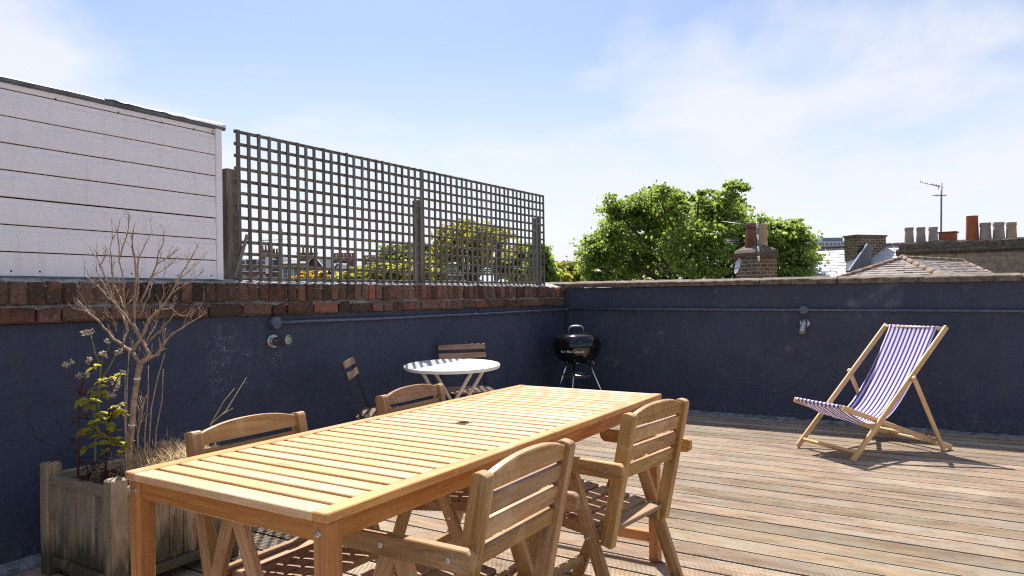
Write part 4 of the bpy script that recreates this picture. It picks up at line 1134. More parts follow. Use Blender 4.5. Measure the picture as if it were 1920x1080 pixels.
weed('bushy yellow leaved weed beside the bare trunk', [[(325, 960), (335, 800), (348, 640), (368, 450), (410, 360), (435, 330)], [(345, 650), (390, 560), (440, 530)], [(335, 800), (370, 740), (400, 690)], [(330, 850), (390, 720), (460, 800)]], 2.96, M_STEMR,
     [(395, 555), (440, 535), (430, 580), (420, 595), (390, 600), (345, 620), (340, 655), (310, 650), (355, 790), (370, 760), (350, 830), (380, 755), (405, 700), (400, 740), (460, 800), (465, 820), (420, 800), (310, 740), (290, 735), (340, 770), (455, 780), (400, 600), (360, 600), (330, 690), (420, 560), (450, 830)], [(395, 400), (380, 395), (410, 410), (400, 430), (435, 330), (390, 440), (370, 470)], LG1)
weed('low purple weed with crinkled leaves at the planter edge', [[(225, 1000), (215, 940), (200, 900)], [(225, 1000), (260, 920), (290, 860)], [(225, 1000), (230, 950), (245, 900)]], 2.985, M_STEMR,
     [(200, 900), (190, 920), (215, 940), (240, 900), (265, 910), (290, 870), (300, 940), (250, 960), (220, 1010), (330, 970), (360, 950), (370, 990), (340, 1000), (280, 890), (310, 900)], [], LP1)
# dry grass: nobody could count the blades
def grass():
    r_ = random.Random(5); vs = []; fs = []
    def blade(p, d_, L, droop, w_):
        k0 = len(vs); n = 4; side = d_.cross(Vector((0, 0, 1))); side = (side if side.length > 0.01 else Vector((1, 0, 0))).normalized() * w_
        for i in range(n + 1):
            u = i / n
            q = p + d_ * (L * u) + Vector((0, 0, -droop * L * u * u))
            s_ = side * (1 - 0.85 * u)
            vs.append(q - s_); vs.append(q + s_)
        for i in range(n):
            a = k0 + 2 * i; fs.append((a, a + 1, a + 3, a + 2))
    for i in range(3800):
        if r_.random() < 0.75: c_ = Vector((-2.965 + r_.gauss(0, 0.085), 1.88 + r_.gauss(0, 0.10), 0.385))
        else: c_ = Vector((r_.uniform(-3.28, -2.86), r_.uniform(1.56, 2.0), 0.375))
        c_.x = min(max(c_.x, -3.31), -2.86); c_.y = min(max(c_.y, 1.57), 2.03)
        d_ = Vector((r_.gauss(0, 1), r_.gauss(0, 1), r_.uniform(-0.2, 1.0))).normalized()
        blade(c_ + Vector((0, 0, r_.uniform(-0.01, 0.115 if c_.y > 1.70 else 0.035))), d_, r_.uniform(0.03, 0.11), r_.uniform(-0.5, 1.0), r_.uniform(0.0009, 0.0020))
    o = link('dry_grass', pymesh('dry_grass', vs, fs), M_STRAW)
    tag(o, 'tangle of dry straw coloured grass filling the planter', 'grass', kind='stuff')
grass()
#@@BACKGROUND
# ================================================================== BEYOND THE WALLS
def Xat(u, Y):
    """room X of the point on the vertical plane Y = const that is seen in photograph column u"""
    k = (u - 960) / FPX; ca, sa = math.cos(YAW), math.sin(YAW)
    return Y * (ca * k - sa) / (ca + sa * k)

# ---- trees
def crown_mesh(name, blobs, n, size, seed, up=0.35, cl=70, spread=0.30):
    """leaves gathered in many small sprays spread over and through the blobs"""
    rg = np.random.default_rng(seed)
    C_ = np.array([b[:3] for b in blobs]); Rr = np.array([b[3] for b in blobs])
    wts = Rr ** 2; wts = wts / wts.sum()
    ns = max(1, n // cl)
    bi = rg.choice(len(blobs), ns, p=wts)
    dv = rg.normal(size=(ns, 3)); dv[:, 2] += 0.15; dv /= np.linalg.norm(dv, axis=1)[:, None]
    rr = Rr[bi] * (0.45 + 0.62 * rg.random(ns) ** 0.6)
    sc = C_[bi] + dv * rr[:, None] * np.array([1, 1, 0.9])
    srad = spread * (0.55 + 0.9 * rg.random(ns)) * np.minimum(1.0, Rr[bi] * 1.3)
    si = np.repeat(np.arange(ns), cl); N = len(si)
    off = rg.normal(size=(N, 3)); off *= np.array([1, 1, 0.42]) * 0.55
    P = sc[si] + off * srad[si][:, None]
    nv = rg.normal(size=(N, 3)) * 0.75 + dv[si] * 0.5 + np.array([0, 0, up]); nv /= np.linalg.norm(nv, axis=1)[:, None]
    a = rg.normal(size=(N, 3)); a -= nv * (a * nv).sum(1)[:, None]; a[:, 2] -= 0.25; a /= np.linalg.norm(a, axis=1)[:, None]
    b = np.cross(nv, a)
    s = size * (0.6 + 0.7 * rg.random(N))[:, None]
    V = np.empty((N, 5, 3))
    V[:, 0] = P - a * s * 0.5
    V[:, 1] = P + b * s * 0.42 - a * s * 0.05 + nv * s * 0.10
    V[:, 2] = P + a * s * 0.55
    V[:, 3] = P - b * s * 0.42 - a * s * 0.05 + nv * s * 0.10
    V[:, 4] = P
    V = V[:, :4]
    F = (np.arange(N)[:, None] * 4 + np.array([0, 1, 2, 0, 2, 3])[None]).reshape(-1, 3)
    me = bpy.data.meshes.new(name)
    me.vertices.add(N * 4); me.vertices.foreach_set('co', V.reshape(-1))
    me.loops.add(len(F) * 3); me.loops.foreach_set('vertex_index', F.reshape(-1).astype(np.int32))
    me.polygons.add(len(F)); me.polygons.foreach_set('loop_start', np.arange(0, len(F) * 3, 3, dtype=np.int32))
    me.update(calc_edges=True)
    return me

def tree(name, label, cat, pix, D, n, size, mat, seed, zb=-9.0, depth=1.0, group=None, cl=70, spread=0.30, trunk=True, up=0.35):
    r_ = random.Random(seed)
    blobs = []
    for (u, v, rp) in pix:
        R_ = rp / FPX * D
        p = at(u, v, D + r_.uniform(-1, 1) * depth)
        blobs.append((p.x, p.y, p.z, R_))
    cx = sum(b[0] * b[3] for b in blobs) / sum(b[3] for b in blobs); cy = sum(b[1] * b[3] for b in blobs) / sum(b[3] for b in blobs)
    t = thing(name, label, cat, (cx, cy, zb), 0, group)
    o0 = Vector((cx, cy, zb))
    me = crown_mesh('crown', [(b[0] - cx, b[1] - cy, b[2] - zb, b[3]) for b in blobs], n, size, seed, up, cl, spread)
    link('crown', me, mat, t)
    if trunk:
        zmid = min(b[2] for b in blobs) - zb
        vs, fs = [], []
        rt_ = 0.022 * D ** 0.5 * 2.0
        fork = Vector((0.1, 0.05, zmid * 0.86))
        tube_geo([Vector((0, 0, 0)), Vector((0.05, 0, zmid * 0.4)), fork], [rt_ * 1.3, rt_, rt_ * 0.85], 10, vs, fs)
        for b in blobs:
            e = Vector((b[0], b[1], b[2])) - o0
            m_ = fork.lerp(e, 0.5) + Vector((r_.uniform(-.3, .3), r_.uniform(-.3, .3), r_.uniform(-.1, .4)))
            tube_geo([fork, m_, e, e + (e - m_).normalized() * b[3] * 0.6], [rt_ * 0.5, rt_ * 0.26, rt_ * 0.13, rt_ * 0.05], 6, vs, fs)
        link('trunk', pymesh('trunk', vs, fs, True), M_TRUNK, t)
    return t

tree('broadleaf_tree', 'large bright green broadleaf tree rising behind the end wall and chimney', 'tree',
     [(1135, 470, 38), (1115, 500, 34), (1170, 430, 38), (1150, 392, 24), (1200, 400, 36), (1190, 374, 18), (1240, 380, 34), (1268, 368, 18), (1245, 440, 52), (1300, 410, 42),
      (1310, 374, 16), (1345, 392, 36), (1372, 366, 26), (1385, 388, 22), (1360, 430, 46), (1310, 470, 54), (1230, 500, 50), (1170, 490, 50), (1370, 490, 46), (1400, 455, 30),
      (1425, 432, 26), (1440, 440, 28), (1470, 430, 28), (1486, 452, 30), (1470, 490, 40), (1520, 485, 16), (1505, 505, 22), (1528, 496, 12), (1430, 500, 30)],
     22.0, 62000, 0.112, M_LEAF, 11, depth=1.9, cl=100, spread=0.40)
tree('lacy_tree', 'open lacy tree seen through the farther trellis panel', 'tree',
     [(835, 470, 22), (850, 440, 24), (880, 430, 22), (905, 440, 22), (925, 460, 20), (870, 465, 24), (905, 478, 22), (940, 440, 12), (830, 440, 14)], 40.0, 2600, 0.27, M_LEAFY, 12, depth=1.2, cl=14, spread=0.6, group='trees beyond the side wall')
tree('dark_tree', 'dense dark green tree beyond the joint of the trellis panels', 'tree',
     [(735, 490, 26), (760, 472, 24), (790, 480, 24), (715, 500, 16), (775, 505, 28), (740, 515, 24), (805, 505, 22)], 55.0, 7000, 0.36, M_LEAFD, 13, depth=1.5, group='trees beyond the side wall', cl=40, spread=0.7)
tree('yellow_bush', 'yellow green bushy tree low behind the nearer trellis panel', 'tree',
     [(660, 522, 16), (690, 518, 18), (720, 512, 18), (755, 512, 18), (785, 508, 18), (640, 528, 12), (815, 522, 16)], 38.0, 5200, 0.26, M_LEAFY, 14, depth=1.0, group='trees beyond the side wall', cl=40, spread=0.5)
tree('round_tree', 'yellow green rounded tree behind the far end of the trellis', 'tree',
     [(960, 482, 18), (985, 478, 17), (1005, 485, 18), (945, 500, 18), (975, 505, 24), (1005, 510, 20)], 45.0, 6500, 0.30, M_LEAFY, 15, depth=1.2, group='trees beyond the side wall', cl=40, spread=0.6)
tree('small_tree', 'small dark green tree just right of the trellis end', 'tree',
     [(1012, 472, 15), (1018, 495, 18), (1022, 512, 18), (1006, 505, 18), (1028, 520, 14)], 33.0, 5200, 0.22, M_LEAF, 16, depth=0.8, group='trees beyond the side wall', cl=40, spread=0.45)
tree('hedge_tree', 'low yellow green bushes between small tree and large tree', 'tree',
     [(1045, 508, 15), (1065, 504, 15), (1085, 507, 16), (1050, 522, 16), (1075, 522, 18), (1098, 515, 16)], 50.0, 5200, 0.32, M_LEAFY, 17, depth=1.2, group='trees beyond the side wall', cl=40, spread=0.6)
tree('amber_bush', 'amber leaved bush low behind the nearer trellis panel', 'bush',
     [(572, 520, 11), (590, 518, 11), (607, 520, 10), (555, 526, 9)], 26.0, 1500, 0.17, M_LEAFO, 18, depth=0.6, cl=25, spread=0.35)

# ---- chimney stack with two pots in front of the large tree
def pot_round(name, parent, loc, r0, r1, h, mat, rim=True):
    pr = [(r0, 0), (r0 * 1.02, h * 0.04), (r1, h * 0.82)]
    if rim: pr += [(r1 * 1.12, h * 0.84), (r1 * 1.14, h * 0.90), (r1 * 1.04, h * 0.92), (r1 * 1.10, h * 0.97), (r1 * 1.08, h), (r1 * 0.85, h), (r1 * 0.82, h * 0.6), (0, h * 0.6)]
    else: pr += [(r1, h), (r1 * 0.86, h), (r1 * 0.84, h * 0.6), (0, h * 0.6)]
    return lathe(name, pr, mat, parent, 24, loc=loc)
def pot_square(name, parent, loc, b, tw, h, mat, rz=0.0):
    vs = []; fs = []
    rings = [(b, 0), (b * 1.0, 0.03 * h), (b * 0.95, 0.05 * h), (tw, 0.80 * h), (tw * 1.08, 0.83 * h), (tw * 1.13, 0.90 * h), (tw * 1.08, h), (tw * 0.8, h), (tw * 0.75, 0.6 * h)]
    for w_, z in rings:
        c = 0.86
        for (x, y) in ((-w_, -w_ * c), (-w_ * c, -w_), (w_ * c, -w_), (w_, -w_ * c), (w_, w_ * c), (w_ * c, w_), (-w_ * c, w_), (-w_, w_ * c)): vs.append((x, y, z))
    for i in range(len(rings) - 1):
        for k_ in range(8): fs.append((i * 8 + k_, i * 8 + (k_ + 1) % 8, (i + 1) * 8 + (k_ + 1) % 8, (i + 1) * 8 + k_))
    fs.append(tuple((len(rings) - 1) * 8 + k_ for k_ in range(8)))
    o = link(name, pymesh(name, vs, fs), mat, parent, Matrix.Translation(loc) @ Matrix.Rotation(rz, 4, 'Z'))
    return o

D1 = 15.0
base = at(1418, 517, D1)
ztop = at(1418, 470, D1).z
ch = thing('chimney_stack', 'sooty brick chimney stack with two clay pots in front of the large tree', 'chimney', (base.x, base.y, -3.0), R(57.6))
hz_ = ztop + 3.0
cw = 0.30
block('brick_shaft', (-cw, -cw, 0), (cw, cw, hz_), M_STOCK, ch, 0.006)
block('oversail', (-cw - 0.03, -cw - 0.03, hz_ - 0.17), (cw + 0.03, cw + 0.03, hz_ - 0.05), M_STOCKD, ch, 0.006)
def cap(u, v):
    x = (u - 0.5) * 2; y_ = (v - 0.5) * 2; m_ = max(abs(x), abs(y_))
    n = mnoise.noise((x * 3, y_ * 3, 3)) * 0.02
    s_ = cw + 0.035
    return (x * s_, y_ * s_, hz_ - 0.06 + (0.22 * (1 - m_) ** 0.8 if m_ < 0.999 else -0.0) + n + (0.03 if m_ < 0.95 else -0.05))
grid_sheet('mortar_cap', 22, 22, cap, M_SOOT, ch)
wv = Vector((math.cos(YAW - R(57.6)), math.sin(YAW - R(57.6)), 0))
pot_round('chimney_pot', ch, tuple(-wv * 0.105 + Vector((0, 0, hz_ + 0.06))), 0.125, 0.10, 0.51, M_REDPOT)
pot_round('chimney_pot', ch, tuple(wv * 0.125 + Vector((0, 0, hz_ + 0.06))), 0.118, 0.112, 0.50, M_BUFF)
# aerial pole strapped to the stack
def aerial(label, foot, top, boom, elems, mat, r=0.018, banded=False):
    t = thing('tv_aerial', label, 'aerial', foot)
    f = Vector(foot)
    tube('mast', [Vector((0, 0, 0)), Vector(top) - f], r, mat, t, 8)
    for (a, b) in boom: tube('boom', [Vector(a) - f, Vector(b) - f], r * 0.62, mat, t, 6)
    for (a, b) in elems: tube('element', [Vector(a) - f, Vector(b) - f], r * 0.42, mat, t, 6)
    return t
Dp = D1 - 0.62
t = aerial('short aerial pole with pale bands against the chimney by the tree', at(1423, 492, Dp), at(1419, 410, Dp), [(at(1420, 424, Dp), at(1352, 415, Dp + 0.4))],
           [(at(1357, 449 + 3 * i, Dp), at(1386, 448 + 3 * i, Dp)) for i in range(3)] + [(at(1372 + 6 * i, 418, Dp + 0.2), at(1370 + 6 * i, 413, Dp + 0.2)) for i in range(5)], M_AERIAL, 0.016)
t_foot = Vector(t.location)
for (va, vb) in ((415, 428), (440, 450), (462, 472), (480, 490)):
    pa, pb = at(1419.2 + (va - 410) * 0.049, va, Dp), at(1419.2 + (vb - 410) * 0.049, vb, Dp)
    tube('pale_band', [pa - t_foot, pb - t_foot], 0.019, M_WHITE, t, 8)
dsh = thing('satellite_dish', 'small dark satellite dish on the left of the sooty chimney', 'dish', at(1386, 500, D1 - 0.55))
mw = (Vector((-0.8, -0.5, 0.25))).to_track_quat('Z', 'Y').to_matrix().to_4x4()
lathe('dish_face', [(0.0, 0.0), (0.09, 0.012), (0.16, 0.042), (0.165, 0.040), (0.09, 0.004), (0.0, -0.01)], M_ALU, dsh, 24, mw)
tube('dish_arm', [(0, 0, -0.02), (-0.10, -0.06, -0.05), (-0.17, -0.09, 0.02)], 0.010, M_BLACK, dsh, 6)

# ---- course-built roof surfaces
def courses(name, tl, tr, bl, br_, rows, cols, mat, parent, lift=0.02, seed=1, jit=0.25):
    r_ = random.Random(seed); vs = []; fs = []
    tl, tr, bl, br_ = map(Vector, (tl, tr, bl, br_))
    nrm = (tr - bl).cross(br_ - tl)
    if nrm.z < 0: nrm = -nrm
    nrm.normalize()
    wl = max((br_ - bl).length, (tr - tl).length)
    for i in range(rows):
        v0, v1 = i / rows, (i + 1) / rows
        A0, B0 = tl.lerp(bl, v0), tr.lerp(br_, v0); A1, B1 = tl.lerp(bl, v1), tr.lerp(br_, v1)
        nc = max(1, int(round(cols * max((B1 - A1).length, 0.01) / wl)))
        sh = 0.5 * (i % 2) / nc
        edges = [0.0] + [min(1, max(0, (c_ + (0.5 if i % 2 else 0)) / nc)) for c_ in range(1 if not i % 2 else 0, nc)] + [1.0]
        for a, b in zip(edges[:-1], edges[1:]):
            if b - a < 1e-4: continue
            g = 0.012 * (b - a); l_ = lift * (1 + r_.uniform(-jit, jit)); q = r_.uniform(-0.06, 0.06) * (v1 - v0)
            k0 = len(vs)
            p = [A0.lerp(B0, a + g), A0.lerp(B0, b - g), A1.lerp(B1, b - g) + (A1 - A0) * q + nrm * l_, A1.lerp(B1, a + g) + (A1 - A0) * q + nrm * l_]
            vs += p + [p[2] - nrm * l_ * 1.3, p[3] - nrm * l_ * 1.3]
            fs += [(k0, k0 + 1, k0 + 2, k0 + 3), (k0 + 3, k0 + 2, k0 + 4, k0 + 5)]
    o = link(name, pymesh(name, vs, fs), mat, parent); o['kind'] = 'stuff'
    return o

# slate roofed house beyond, ridge along the room X axis
RY, RZ = 23.6, 2.59
sh = thing('slate_roofed_house', 'house with pale grey slate roof beyond the end wall', 'house', (-1.5, RY, -9))
o0 = Vector(sh.location)
def L_(p): return Vector(p) - o0
sl = 0.72
block('wall', L_((-3.9, RY - 3.4, -8.99)), L_((5.5, RY + 3.4, 0.05)), M_STOCK, sh, 0)
for s_ in (-1, 1):
    v_ = [L_((-4.1, RY, RZ - 0.02)), L_((5.6, RY, RZ - 0.02)), L_((5.6, RY + s_ * 3.6, RZ - 3.6 * sl - 0.02)), L_((-4.1, RY + s_ * 3.6, RZ - 3.6 * sl - 0.02))]
    link('roof_deck', pymesh('roof_deck', v_, [(0, 1, 2, 3)]), M_SLATE, sh)
courses('slates', L_((-4.1, RY, RZ)), L_((5.6, RY, RZ)), L_((-4.1, RY - 3.6, RZ - 3.6 * sl)), L_((5.6, RY - 3.6, RZ - 3.6 * sl)), 30, 42, M_SLATE, sh, 0.012, 3)
for i in range(21):
    x = -4.1 + 0.46 * i
    beam('ridge_tile', L_((x, RY, RZ + 0.012)), L_((x + 0.45, RY, RZ + 0.012)), 0.22, 0.06, M_RIDGE, sh, bev=0.02)

# brick chimney on that roof with lead clad slope beside it
cx, cy = -2.03, 23.20
bc = thing('chimney_stack', 'broad flat topped brick chimney without pots on the slate roof', 'chimney', (cx, cy, 0), math.atan2(0.93, 0.364) - R(18))
zt_ = at(1600, 442, 20.8).z
block('brick_shaft', (-0.55, -0.24, 0.0), (0.55, 0.24, zt_ - 0.05), M_STOCK, bc, 0.004)
block('cap_slab', (-0.58, -0.27, zt_ - 0.05), (0.58, 0.27, zt_), M_SOOT, bc, 0.004)
ld = thing('lead_clad_gable', 'dark blue lead clad slope right of the broad brick chimney', 'roof', at(1618, 500, 20.2))
o0 = Vector(ld.location)
pA = [at(1626, 457.5, 20.2), at(1637, 462, 20.3), at(1631, 512, 20.3), at(1592, 508, 20.2)]
pB = [p + fw * 0.9 for p in pA]
vs = [p - o0 for p in pA + pB]
link('lead_slope', pymesh('lead_slope', vs, [(0, 1, 2, 3), (0, 4, 5, 1), (1, 5, 6, 2), (2, 6, 7, 3), (3, 7, 4, 0), (7, 6, 5, 4)]), M_LEADBL, ld)
beam('flashing', at(1626, 457, 20.15) - o0, at(1592, 507, 20.15) - o0, 0.03, 0.05, M_CONC, ld, fw, 0.005)

# stuccoed party wall stack with its row of pots
SY, SX0, SZ = 19.4, -0.93, 2.36
st = thing('stucco_chimney_wall', 'long aged stucco chimney wall with moulded cornice at far right', 'chimney', (SX0, SY, -9))
def s3(x, y_, z): return (x, y_, z + 9)
block('wall', s3(0, 0, -8.99), s3(7.5, 0.8, SZ - 0.30), M_STUCCO, st, 0.01)
prof = [(-0.0, -0.30), (-0.05, -0.26), (-0.12, -0.235), (-0.12, -0.175), (-0.04, -0.165), (-0.05, -0.03), (-0.03, 0.0), (0.83, 0.0), (0.85, -0.165), (0.90, -0.20), (0.80, -0.30)]
bm = bmesh.new(); NX = 60; ring = []
for i in range(NX + 1):
    x = -0.10 + 7.7 * i / NX
    ring.append([bm.verts.new((x + (0.06 if (i == 0 and (j in (4, 5, 6, 7, 8))) else 0), a + mnoise.noise((x * 3, j, 2)) * 0.014, 9 + SZ + z + mnoise.noise((x * 2.3, j, 7)) * 0.014 + (0.05 * max(0, mnoise.noise((x * 1.7, 3, 3))) if j in (6, 7) else 0))) for j, (a, z) in enumerate(prof)])
n = len(prof)
for i in range(NX):
    for j in range(n): bm.faces.new((ring[i][j], ring[i][(j + 1) % n], ring[i + 1][(j + 1) % n], ring[i + 1][j]))
bm.faces.new(ring[0][::-1]); bm.faces.new(ring[-1])
bmesh.ops.recalc_face_normals(bm, faces=bm.faces)
link('cornice', bm_mesh('cornice', bm), M_SOOT, st)
PYY = SY + 0.4
def mp(lbl, fn, u, v0_, v1_, *a, name='chimney_pot', group='chimney pots on the stucco wall'):
    x = Xat(u, PYY); Dd = -x * math.sin(YAW) + PYY * math.cos(YAW)
    z1 = at(u, v0_, Dd).z; z0 = SZ - 0.01
    return fn(x, z0, z1 - z0, Dd)
def sq(lbl, u, v, wpx, mat):
    x = Xat(u, PYY); Dd = -x * math.sin(YAW) + PYY * math.cos(YAW); h = at(u, v, Dd).z - SZ + 0.02
    b = wpx / FPX * Dd / 2 * 0.80
    o = pot_square('chimney_pot', None, (x, PYY, SZ - 0.02), b, b * 0.80, h, mat, R(8))
    tag(o, lbl, 'chimney pot', 'chimney pots on the stucco wall')
sq('square sooty chimney pot, leftmost on the stucco wall', 1706, 427, 20, M_GREYPOT)
sq('square sooty chimney pot with a brown tinge, second from left on the stucco wall', 1728, 426.5, 20, M_GREYPOT)
sq('square sooty chimney pot just left of the aerial mast', 1751, 426, 20, M_GREYPOT)
sq('square sooty chimney pot right beside the tall red pot', 1849, 418, 23, M_GREYPOT)
sq('square sooty chimney pot between its twin and the round buff pot', 1874, 417, 23, M_GREYPOT)
def rp(lbl, u, v, wpx, mat, rim):
    x = Xat(u, PYY); Dd = -x * math.sin(YAW) + PYY * math.cos(YAW); h = at(u, v, Dd).z - SZ + 0.02
    b = wpx / FPX * Dd / 2
    o = pot_round('chimney_pot', None, (x, PYY, SZ - 0.02), b, b * 0.92, h, mat, rim)
    tag(o, lbl, 'chimney pot', 'chimney pots on the stucco wall')
rp('tall plain red clay chimney pot', 1824.5, 405, 21, M_TERRA, False)
rp('round buff clay chimney pot at the far right', 1898, 417, 17, M_BUFF, True)
x = Xat(1779, PYY)
bs = thing('brick_stub', 'low red brick stub with flat slab between aerial mast and tall red pot', 'chimney', (x, PYY + 0.1, SZ - 0.05), R(-12))
block('shaft', (-0.17, -0.13, 0), (0.17, 0.13, 0.27), M_TERRA, bs, 0.004)
block('slab', (-0.20, -0.16, 0.27), (0.20, 0.16, 0.30), M_SOOT, bs, 0.004)
Da = 17.6
ft = at(1764.6, 450, Da)
aerial('tall television aerial mast standing behind the square chimney pots', ft, at(1765.2, 343, Da),
       [(at(1726, 340.6, Da + 0.5), at(1768, 351, Da)), (at(1748, 366, Da), at(1774, 366.6, Da))],
       [(at(1726 + 4.2 * i, 340.6 + 1.04 * i - 2.2, Da + 0.5 - 0.05 * i), at(1726.6 + 4.2 * i, 340.6 + 1.04 * i + 2.2, Da + 0.5 - 0.05 * i)) for i in range(9)] + [(at(1763, 343, Da), at(1759, 355, Da)), (at(1757, 363.5, Da), at(1757, 369, Da))], M_AERIAL, 0.021)

# hipped clay tile roof just beyond the end wall
A = at(1693, 484, 14.0); B = at(1806, 489.5, 15.75); Lh = at(1594.6, 515, 13.65); Mh = at(1748, 511, 12.9); Rh = at(1853.5, 510, 14.5)
L2, M2, R2 = A + (Lh - A) * 2.4, A + (Mh - A) * 2.4, B + (Rh - B) * 2.4
B2 = B + (Lh - A) * 2.4
hr = thing('hipped_tile_roof', 'low hipped roof of weathered clay tiles just beyond the end wall', 'roof', (A.x, A.y, -3))
o0 = Vector(hr.location)
courses('tiles', A - o0, A - o0, L2 - o0, M2 - o0, 17, 22, M_TILE, hr, 0.013, 5, 0.6)
courses('tiles', A - o0, B - o0, M2 - o0, R2 - o0, 17, 26, M_TILE, hr, 0.013, 6, 0.6)
dn = Vector((0, 0, -0.03))
link('roof_deck', pymesh('roof_deck', [p - o0 + dn for p in (A, B, L2, M2, R2, B2)], [(0, 2, 3), (0, 3, 4, 1), (0, 1, 5, 2), (1, 4, 5)]), M_TILE, hr)
vv = [p - o0 for p in (L2, M2, R2, B2)]
vb = [Vector((p.x, p.y, 0)) for p in vv]
link('wall', pymesh('wall', [p + dn * 2 for p in vv] + vb, [(0, 1, 5, 4), (1, 2, 6, 5), (2, 3, 7, 6), (3, 0, 4, 7)]), M_STOCK, hr)
def ridge_run(a, b, n, r=0.055):
    for i in range(n):
        p, q_ = a.lerp(b, i / n), a.lerp(b, (i + 1.06) / n)
        tube('ridge_tile', [p - o0, q_ - o0], [r * 1.08, r * 0.94], M_RIDGE, hr, 10)
ridge_run(A, B, 7); ridge_run(A, L2, 12); ridge_run(A, M2, 11); ridge_run(B, R2, 8, 0.03)
lathe('ridge_joint', [(0.0, 0.075), (0.05, 0.062), (0.085, 0.02), (0.09, -0.04)], M_RIDGE, hr, 14, loc=A - o0)

# distant flats
fl = thing('block_of_flats', 'pale distant block of flats left of the broad brick chimney', 'building', at(1560, 465, 400))
o0 = Vector(fl.location); fl.location.z = -9
fl.rotation_euler = (0, 0, YAW)
hgt = at(1560, 448.5, 400).z + 9
block('wall', (-10.5, 0, 0), (9.5, 14, hgt - 1.2), M_CONC, fl, 0)
block('penthouse', (-4.8, 1.5, hgt - 1.2), (7.0, 12, hgt + 1.0), M_GLASSY, fl, 0)
WM = box_mesh(1.25, 0.30, 1.5, 0, M_GLASSY)
for r_ in range(4):
    for c_ in range(9):
        link('window', WM, None, fl, loc=(-9.3 + c_ * 2.2, -0.05, hgt - 2.9 - 2.75 * r_))
for r_ in range(4):
    block('balcony', (-10.5, -0.45, hgt - 4.25 - 2.75 * r_), (9.5, 0.0, hgt - 4.05 - 2.75 * r_), M_CONC, fl, 0)

# ---- terraces seen through the trellis
def sash(parent, x, y_, z, w_, h, nm='window'):
    f = block(nm, (x - w_ / 2, y_ - 0.10, z), (x + w_ / 2, y_ + 0.06, z + h), M_WGLOSS, parent, 0)
    b = 0.10
    hw, hh = w_ / 2 - b, h / 2
    for (xa, xb, za, zb_) in ((-hw, -0.03, -hh + b, -0.04), (0.03, hw, -hh + b, -0.04), (-hw, -0.03, 0.04, hh - b), (0.03, hw, 0.04, hh - b)):
        block('pane', (xa, -0.115, za), (xb, -0.079, zb_), M_PANE, f, 0)
    return f
def chim(parent, x, y_, z, w_, d_, h, np_, mat, pm):
    c_ = block('chimney', (x - w_ / 2, y_ - d_ / 2, z), (x + w_ / 2, y_ + d_ / 2, z + h), mat, parent, 0)
    block('chimney_cap', (-w_ / 2 - 0.06, -d_ / 2 - 0.06, h / 2 - 0.002), (w_ / 2 + 0.06, d_ / 2 + 0.06, h / 2 + 0.12), M_SOOT, c_, 0)
    for i in range(np_):
        lathe('chimney_pot', [(0.15, 0), (0.12, 0.5), (0.14, 0.52), (0.14, 0.62), (0.0, 0.62)], pm, c_, 10, loc=(-w_ / 2 + (i + 0.5) * w_ / np_, 0, h / 2 + 0.12))
